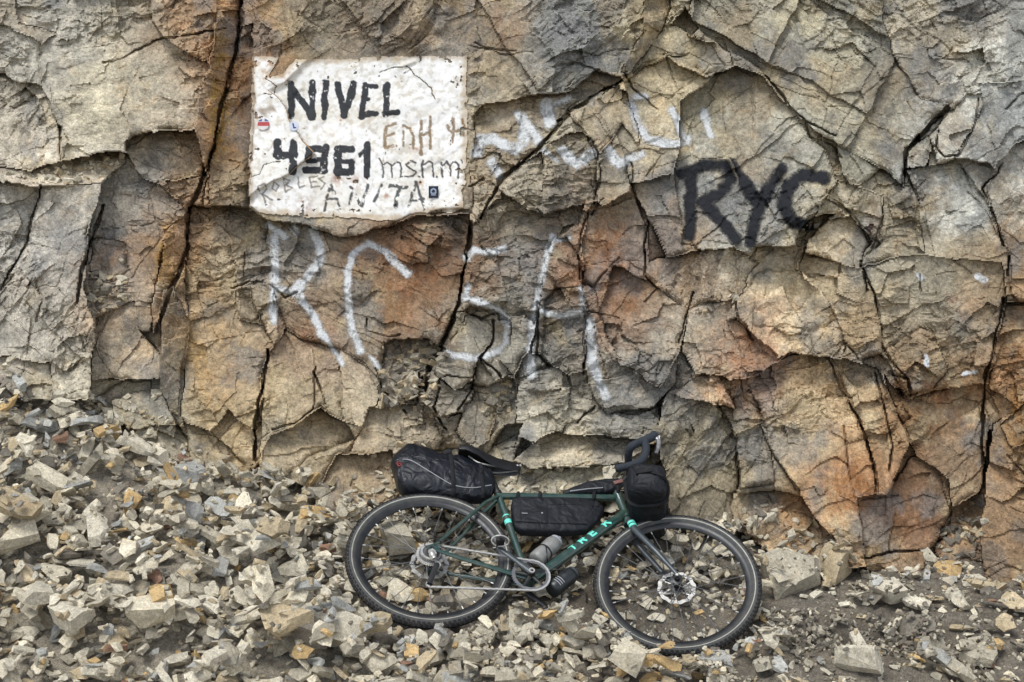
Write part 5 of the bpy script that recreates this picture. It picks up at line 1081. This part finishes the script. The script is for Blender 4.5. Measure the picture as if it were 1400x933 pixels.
# saddle and post
s_r = FB.k(392, 92); s_n = FB.k(590, 132); sdir = (s_n - s_r) * (1, 1, 0); sl_ = np.linalg.norm(sdir); sdir /= sl_; sup = np.array((-sdir[1], sdir[0], 0)); secs = []
for t, hw, th, dr in [(a_, b_ * 1.14, c_ * 1.3, d_ + .012 * (1 - a_)) for a_, b_, c_, d_ in ((-.015, .045, .010, -.022), (.0, .062, .022, -.014), (.12, .070, .030, -.004), (.3, .062, .034, -.004), (.45, .043, .034, -.010), (.6, .026, .034, -.014), (.8, .019, .032, -.012), (.95, .016, .026, -.010), (1.0, .009, .014, -.014))]:
    c = s_r * (1, 1, 0) + sdir * sl_ * t + sup * dr; sec = []
    for k in range(20):
        a = 2 * math.pi * k / 20; x, y = math.cos(a), math.sin(a); yy = y * th * .45 - (abs(x) ** 2.2) * th * .75 - (th * .5 if y < 0 else 0) * (abs(x) > .75); sec.append(c + sup * yy + np.array((0, 0, hw * x)))
    secs.append(sec)
saddle = MB().loft(secs).obj('saddle', M_SADDLE, bike, sharp=60)
for sg in (1, -1): MB().tube(smooth_pts([s_r * (1, 1, 0) + sdir * sl_ * .16 + sup * -.030 + (0, 0, sg * .022), s_r * (1, 1, 0) + sdir * sl_ * .35 + sup * -.058 + (0, 0, sg * .022), s_r * (1, 1, 0) + sdir * sl_ * .65 + sup * -.056 + (0, 0, sg * .02), s_r * (1, 1, 0) + sdir * sl_ * .96 + sup * -.028 + (0, 0, sg * .008)]), .0036, 8).obj('saddle_rail', M_STEEL, saddle)
for dx, dy in ((.985, -.016), (.94, -.020)): MB().tube([s_r * (1, 1, 0) + sdir * sl_ * dx + sup * dy + (0, 0, .010), s_r * (1, 1, 0) + sdir * sl_ * dx + sup * dy + (0, 0, .017)], .005, 10).obj('rivet', M_STEEL, saddle)
p_top = s_r * (1, 1, 0) + sdir * sl_ * .5 + sup * -.06
MB().tube([P_SC, P_ST, p_top], [.0132, .0132, .0132], 14).box(p_top, sdir * .018, sup * .010, (0, 0, .024)).obj('seatpost', M_BLACKM, bike)
MB().tube([P_ST - (P_ST - P_BB) / np.linalg.norm(P_ST - P_BB) * .012, P_ST + (P_ST - P_BB) / np.linalg.norm(P_ST - P_BB) * .004], .0185, 14).obj('seat_clamp', M_BLACKM, bike)
# drivetrain
CZ_ = .046; RR = .0785
crank = MB().tube([P_BB + (0, 0, .03), P_BB + (0, 0, .074)], [.017, .015], 16).obj('crankset', M_BLACKM, bike)
mb = MB(); n = 44; v = []
for q in range(n * 2):
    a = math.pi * q / n; rr = RR + .004 if q % 2 else RR - .002; v += [P_BB + (rr * math.cos(a), rr * math.sin(a), CZ_ - .0012), P_BB + (rr * math.cos(a), rr * math.sin(a), CZ_ + .0012), P_BB + (.064 * math.cos(a), .064 * math.sin(a), CZ_ - .0016), P_BB + (.064 * math.cos(a), .064 * math.sin(a), CZ_ + .0016)]
f = []; m = n * 2
for q in range(m):
    i, j = q * 4, ((q + 1) % m) * 4; f += [(i, j, j + 1, i + 1), (i + 1, j + 1, j + 3, i + 3), (i, i + 2, j + 2, j), (i + 2, i + 3, j + 3, j + 2)]
mb.add(v, f).obj('chainring', M_CASS, crank)
arm = FB.k(515, 395, .072) - P_BB; arm[2] = 0; arm = arm / np.linalg.norm(arm) * .172
for k in range(5):
    a = 2 * math.pi * k / 5 + .5; MB().tube([P_BB + (.012 * math.cos(a), .012 * math.sin(a), CZ_ + .006), P_BB + (.066 * math.cos(a), .066 * math.sin(a), CZ_ + .002)], [.009, .006], 8, ell=.5).obj('spider_arm', M_BLACKM, crank)
MB().tube([P_BB + (0, 0, .068), P_BB + arm * .4 + (0, 0, .072), P_BB + arm + (0, 0, .076)], [.016, .0125, .0115], 12, ell=.6).obj('crank_arm', M_FORK, crank)
MB().tube([P_BB - (0, 0, .068), P_BB - arm * .4 - (0, 0, .072), P_BB - arm - (0, 0, .076)], [.016, .0125, .0115], 12, ell=.6).obj('crank_arm', M_BLACKM, crank)
MB().lathe([(.0125, .074), (.0125, .0795), (.007, .0795), (.007, .074)], 24, c=P_BB).obj('crank_bolt', M_STEEL, crank)
def pedal(c, sg, mat):
    o = MB().tube([c + (0, 0, sg * .004), c + (0, 0, sg * .066)], [.007, .006], 10).box(c + (0, 0, sg * .036), (.016, .004, 0), (-.002, .008, 0), (0, 0, .022))
    o = o.obj('pedal', M_BLACKM, bike)
    lp = [c + (.036 * math.cos(a), .012 * math.sin(a) + .004, sg * .038 + .020 * math.sin(a * 1)) for a in np.linspace(0, 2 * math.pi, 25)]
    MB().tube(lp, .0036, 8, cap=False).obj('clip', mat, o); MB().tube([c + (0, 0, sg * .0115), c + (0, 0, sg * .013)], .006, 10).obj('axle_bolt', M_STEEL, o)
pedal(P_BB + arm + (0, 0, .078), 1, M_STEEL); pedal(P_BB - arm - (0, 0, .078), -1, M_BLACKM)
up_p = np.array((.030, -.072, .050)); lo_p = FB.k(296, 512, .052); lo_p[2] = .052
path = []
for a in np.linspace(math.radians(100), math.radians(-92), 26): path.append(P_BB + (RR * math.cos(a), RR * math.sin(a), CZ_))
path += [lo_p + (.004, -.012, 0)] + [lo_p + (.012 * math.cos(a), .012 * math.sin(a), 0) for a in np.radians([-120, -160, 160, 120])]
path += [up_p + (.012 * math.cos(a), .012 * math.sin(a), 0) for a in np.radians([-20, 20, 60])]
path += [np.array((.040 * math.cos(a), .040 * math.sin(a), .044)) for a in np.radians([-70, -110, -150, 170, 130, 100, 92])]
path = np.array(path + [path[0]])
# even links along the loop
sg_ = np.linalg.norm(np.diff(path, axis=0), axis=1); cum = np.r_[0, np.cumsum(sg_)]; nl = int(cum[-1] / .0127); pos = np.array([[np.interp(t, cum, path[:, c]) for c in range(3)] for t in np.linspace(0, cum[-1], nl, endpoint=False)])
mb = MB()
for k in range(nl):
    a, b = pos[k], pos[(k + 1) % nl]; c = (a + b) / 2; d = (b - a) / 2 * 1.12; nn = np.cross(d, (0, 0, 1.)); nn = nn / (np.linalg.norm(nn) + 1e-9) * .0040; mb.box(c, d, nn, (0, 0, .0036 if k % 2 else .0022))
tag(mb.obj('chain', M_STEEL, bike, smooth=False), kind='stuff')
der = MB().tube(smooth_pts([(.012, -.018, .070), (.004, -.040, .080), (.016, -.062, .078)]), [.009] * 5 + [.013] * 5 + [.010] * 3, 10).box((.006, -.030, .074), (.010, -.012, 0), (.008, .006, 0), (0, 0, .008)).obj('rear_derailleur', M_STEEL, bike)
MB().tube([up_p + (0, 0, .010), lo_p + (0, 0, .010)], [.012, .012], 10, ell=.22).obj('cage_plate', M_BLACKM, der); MB().tube([up_p + (-.002, .004, -.008), lo_p + (-.002, 0, -.008)], [.012, .012], 10, ell=.22).obj('cage_plate', M_STEEL, der)
for p in (up_p, lo_p): MB().lathe([(.0115, -.003), (.0115, .003), (.004, .003), (.004, -.003)], 20, c=p).obj('jockey_wheel', M_BLACKM, der)
MB().tube(smooth_pts([(.004, -.03, .076), (-.03, .005, .080), (.0, .045, .076), (.06, .03, .066)]), .0024, 6).obj('gear_cable', M_BLACKM, bike)
MB().tube(smooth_pts([P_HT + (.03, .05, .03), P_HT + (.08, .0, .03), P_HB + (.035, -.01, .022), lerp(D_TOP, P_BB, .2) + dside * -.022]), .0025, 6).obj('gear_cable', M_BLACKM, bike)
MB().tube(smooth_pts([P_HT + (.05, .09, -.02), P_HT + (.12, .02, 0), P_HT + (.10, -.08, .01), P_HB + (.02, -.02, -.02)]), .0025, 6).obj('brake_hose', M_BLACKM, bike)
# bottle cages
for side, s0 in ((1, .13), (-1, .10)):
    c0 = P_BB + dax * s0 + dside * side * .0195; mb = MB()
    for sg in (1, -1): mb.tube(smooth_pts([c0 + (0, 0, sg * .008), c0 + dside * side * .012 + np.array((0, 0, sg * .036)), c0 + dside * side * .045 + np.array((0, 0, sg * .039)) + dax * .03, c0 + dside * side * .070 + np.array((0, 0, sg * .018)) + dax * .05]), .0028, 8)
    mb.box(c0 + dax * .03 + dside * side * .002, dax * .045, dside * .002, (0, 0, .009)); mb.obj('bottle_cage', M_BLACKM, bike)

# ------------------------------------------------------------------ luggage and bottles carried by the bicycle
def bag_loft(stations, hw, fr, expo=2.6, sq=.92, n=28, z0=0.):
    """stations: (upper, lower) outline points in the enlarged view; the section is a rounded box"""
    secs = []
    for i, (t, b) in enumerate(stations):
        T = fr.k(*t, z0) * (1, 1, 0); B = fr.k(*b, z0) * (1, 1, 0); c = (T + B) / 2; A = np.linalg.norm(T - B) / 2; d = (T - B) / (2 * A); w = hw[i] if hasattr(hw, '__len__') else hw; h = math.sqrt(max(A * A - (sq * w * .8) ** 2, (A * .45) ** 2)); sec = []
        for k in range(n):
            a = 2 * math.pi * k / n; x = math.copysign(abs(math.cos(a)) ** (2 / expo), math.cos(a)); y = math.copysign(abs(math.sin(a)) ** (2 / expo), math.sin(a)); sec.append(c + d * h * y + np.array((0, 0, z0 + w * x)))
        secs.append(sec)
    out = []
    for i in range(len(secs) - 1):
        for k in range(4): out.append([lerp(p, q, k / 4) for p, q in zip(secs[i], secs[i + 1])])
    out.append(secs[-1]); return out
def wrinkle(secs, amp, seed):
    q = np.array(secs); c = q.mean(1, keepdims=True); r = q - c; i = np.arange(q.shape[0])[:, None]; k = np.arange(q.shape[1])[None] * 2 * math.pi / q.shape[1]
    g = fbm(i * .45 + 3 + 1.5 * np.cos(k), 1.7 * np.sin(k) + i * .12, 3, seed) + .6 * fbm(i * .9, 2.8 * np.sin(k) + 1.7 * np.cos(k), 2, seed + 3); return c + r * (1 + amp * g)[..., None]
def kz2(x, y): return (520 + x / 6.667 - 460) * 2.3333, (590 + y / 6.667 - 580) * 2.3333
st_ = [((95, 285), (140, 420)), ((110, 245), (165, 520)), ((150, 205), (205, 575)), ((245, 140), (270, 592)), ((310, 138), (360, 605)), ((430, 175), (480, 622)), ((560, 224), (600, 640)), ((690, 236), (720, 652)), ((790, 270), (830, 655)), ((900, 315), (930, 640)), ((990, 365), (1010, 610)), ((1025, 420), (1040, 560))]
st_ = [(kz2(*a), kz2(*b)) for a, b in st_]
def luggage(name, label, cat, secs, mat, fr, sharp=50):
    q = np.array(secs).reshape(-1, 3); base = fr.w(q[q[:, 1].argmin()]); o = MB().loft([list(s) for s in secs]).obj(name, mat, None, fr, base, sharp=sharp); tag(o, label, cat); return o, base
secs = wrinkle(bag_loft(st_, [.03, .05, .062, .070, .074, .074, .072, .068, .062, .054, .044, .030], FB), .05, 40)
sbag, sb = luggage('saddle_bag', 'large black roll-top bag strapped under the bicycle saddle', 'bag', secs, M_BAG2, FB)
def hoop(secs, i, mat, name, parent, base, fr, r=.010, k=1.03, thick=.35):
    s_ = np.array(secs[i]); c = s_.mean(0); pts = c + (s_ - c) * k; MB().tube(list(pts) + [pts[0], pts[1]], r, 8, ell=thick, cap=False, ref=(0, 0, 1.)).obj(name, mat, parent, fr, base)
hoop(secs, 26, M_STRAP, 'strap', sbag, sb, FB, .010); hoop(secs, 36, M_STRAP, 'strap', sbag, sb, FB, .009)
def side_pt(secs, i, k, off=.004):
    s_ = np.array(secs[i]); c = s_.mean(0); p = s_[k % len(s_)]; return p + (p - c) / np.linalg.norm(p - c) * off
bpt = side_pt(secs, 25, 4, .006); MB().box(bpt, (.016, .008, .004), (-.006, .012, -.004), (0, .004, .006)).obj('buckle', M_BLACKM, sbag, FB, sb)
MB().tube(smooth_pts([side_pt(secs, i, k, .001) for i, k in ((6, 1), (12, 0), (18, 27), (22, 26), (26, 25), (32, 25), (40, 26))]), .0020, 6).obj('seam', M_GREYTRIM, sbag, FB, sb)
lg = side_pt(secs, 7, 0, .002); M_RED = simple('red_logo', (150, 52, 48), .6)
MB().tube(smooth_pts([lg + (-.006, .012, 0), lg + (-.012, 0, 0), lg + (-.002, -.014, 0), lg + (.008, -.006, 0)]), .0024, 6).obj('logo', M_RED, sbag, FB, sb); MB().tube([lg + (-.006, -.002, .001), lg + (.010, .004, .001)], .0022, 6).obj('logo', M_RED, sbag, FB, sb)
st_ = [((556, 262), (560, 300)), ((560, 245), (568, 335)), ((580, 238), (590, 350)), ((660, 240), (660, 352)), ((740, 242), (735, 352)), ((790, 244), (775, 350)), ((830, 252), (800, 345)), ((850, 268), (826, 320)), ((854, 276), (840, 300))]
secs = wrinkle(bag_loft(st_, [.012, .024, .030, .032, .032, .030, .027, .020, .010], FB, 4.5), .035, 44)
fbag, fb_ = luggage('frame_bag', 'long black half-frame bag hanging under the top tube', 'bag', secs, M_BAG, FB)
MB().box(FB.k(600, 285, .034), (.013, .001, 0), (0, .0016, 0), (0, 0, .002)).obj('logo', M_GREYTRIM, fbag, FB, fb_); MB().box(FB.k(656, 284, .036), (.0035, 0, 0), (0, .0035, 0), (0, 0, .002)).obj('zip_pull', M_GREYTRIM, fbag, FB, fb_)
MB().tube(smooth_pts([FB.k(672, 258, .031), FB.k(740, 256, .031), FB.k(838, 262, .026)]), .0022, 6).obj('seam', M_STRAP, fbag, FB, fb_); MB().tube(smooth_pts([FB.k(672, 258, .031), FB.k(670, 290, .033), FB.k(674, 312, .033)]), .0024, 6).obj('seam', M_STRAP, fbag, FB, fb_); MB().tube(smooth_pts([FB.k(570, 310, .031), FB.k(680, 316, .033), FB.k(800, 318, .031)]), .0024, 6).obj('seam', M_STRAP, fbag, FB, fb_)
for kx in (578, 648, 820):
    c = FB.k(kx, 232) * (1, 1, 0); pts = [c + (0, .019 * math.cos(a) - .004, .021 * math.sin(a)) for a in np.linspace(0, 2 * math.pi, 21)]; MB().tube(pts, .008, 8, ell=1., cap=False, ref=(1, 0, 0)).obj('strap', M_STRAP, fbag, FB, fb_)
st_ = [((722, 216), (726, 224)), ((745, 206), (745, 226)), ((800, 186), (800, 226)), ((860, 178), (855, 224)), ((895, 176), (888, 220)), ((912, 180), (900, 212))]
secs = wrinkle(bag_loft(st_, [.006, .014, .022, .024, .024, .018], FB, 3), .03, 47)
tbag, tb = luggage('top_tube_bag', 'slim black tapered bag on top of the top tube behind the stem', 'bag', secs, M_BAG, FB)
MB().tube(smooth_pts([FB.k(745, 214, .020), FB.k(800, 207, .024), FB.k(850, 203, .026)]), .0024, 6).obj('zip', M_GREYTRIM, tbag, FB, tb)
c = FB.k(895, 215) * (1, 1, 0); MB().tube([c + (.0, .022 * math.cos(a) - .004, .026 * math.sin(a)) for a in np.linspace(0, 2 * math.pi, 21)], .008, 8, cap=False, ref=(1, 0, 0)).obj('strap', M_STRAP, tbag, FB, tb)
MB().box(FB.k(898, 186, .022), (.020, .010, 0), (-.004, .008, 0), (0, 0, .006)).obj('phone_mount', simple('rose_metal', (150, 112, 104), .4, .5), tbag, FB, tb)
# handlebar roll: its axis runs along the bar
hc = FF.k(990, 205, .15); secs = []
for i, z in enumerate(np.linspace(.255, -.15, 19)):
    g = min(1, (abs(i - (-.6)) / 2.2)) ** .5 if i < 2 else (min(1, (18.6 - i) / 2.2) ** .5 if i > 16 else 1.); sec = []
    for k in range(32):
        a = 2 * math.pi * k / 32; sec.append(np.array((hc[0] + g * .086 * math.copysign(abs(math.cos(a)) ** .62, math.cos(a)), hc[1] + g * .082 * math.copysign(abs(math.sin(a)) ** .62, math.sin(a)), z + .010 * math.sin(3 * a + 1) * (i < 3))))
    secs.append(sec)
secs = wrinkle(secs, .055, 50)
hbag, hb = luggage('handlebar_bag', 'black roll bag hanging from the drop handlebar above the front tyre', 'bag', secs, M_BAG, FF)
hoop(secs, 5, M_STRAP, 'strap', hbag, hb, FF, .011, 1.02); hoop(secs, 12, M_STRAP, 'strap', hbag, hb, FF, .011, 1.02)
e0 = np.array(secs[0]).mean(0); MB().box(e0 + (-.012, .008, .004), (.036, .006, 0), (-.003, .014, 0), (0, 0, .007)).obj('roll_closure', M_STRAP, hbag, FF, hb)
MB().tube(smooth_pts([e0 + (.02, .0, .006), e0 + (.07, -.02, .0), e0 + (.088, -.03, -.05)]), .006, 8, ell=.4).obj('strap', M_STRAP, hbag, FF, hb)
# two bottles
def bottle(label, k0, k1, z, r, mats, cap):
    a = FB.k(*k0, z); b = FB.k(*k1, z); ax = (b - a) / np.linalg.norm(b - a); L_ = np.linalg.norm(b - a); base = FB.w(a)
    prof = [(0, .80), (.05, 1.), (.30, 1.), (.40, .95), (.46, .90), (.52, .97), (.80, 1.), (.90, .92), (.96, .66)]
    o = MB().tube([a + ax * L_ * t for t, q in prof], [r * q for t, q in prof], 20).obj('water_bottle', mats, None, FB, base, sharp=70); tag(o, label, 'bottle', 'water bottles on the bicycle')
    MB().tube([a + ax * L_ * t for t in (.94, 1.0, 1.06, 1.09)], [r * .80, r * .82, r * .62, r * .3], 20).obj('cap', cap, o, FB, base); MB().tube([a + ax * L_ * t for t in (1.08, 1.16)], [r * .22, r * .2], 12).obj('nozzle', cap, o, FB, base); return o, a, ax, L_, base
bo, a, ax, L_, bb_ = bottle('translucent grey water bottle between the seat tube and down tube', (634, 436), (702, 372), 0, .0365, simple('clear_grey_plastic', (128, 128, 124), .45, vary=.2), simple('grey_cap', (150, 152, 156), .5))
MB().tube([a + ax * L_ * .44, a + ax * L_ * .48], .0365, 20).obj('ring', M_BLACKM, bo, FB, bb_)
bo, a, ax, L_, bb_ = bottle('black patterned water bottle slung under the down tube', (684, 532), (756, 474), 0, .0365, simple('black_patterned_plastic', (34, 38, 40), .4, vary=.5), simple('dark_cap', (52, 56, 58), .5))
sd2 = np.cross(ax, (0, 0, 1.))
for t in (.22, .30, .38): MB().tube([a + ax * L_ * t + .0372 * (math.sin(q) * -sd2 + math.cos(q) * np.array((0, 0, 1.))) for q in np.linspace(-.6, .5, 8)], .0022, 6).obj('print_line', M_GREYTRIM, bo, FB, bb_)
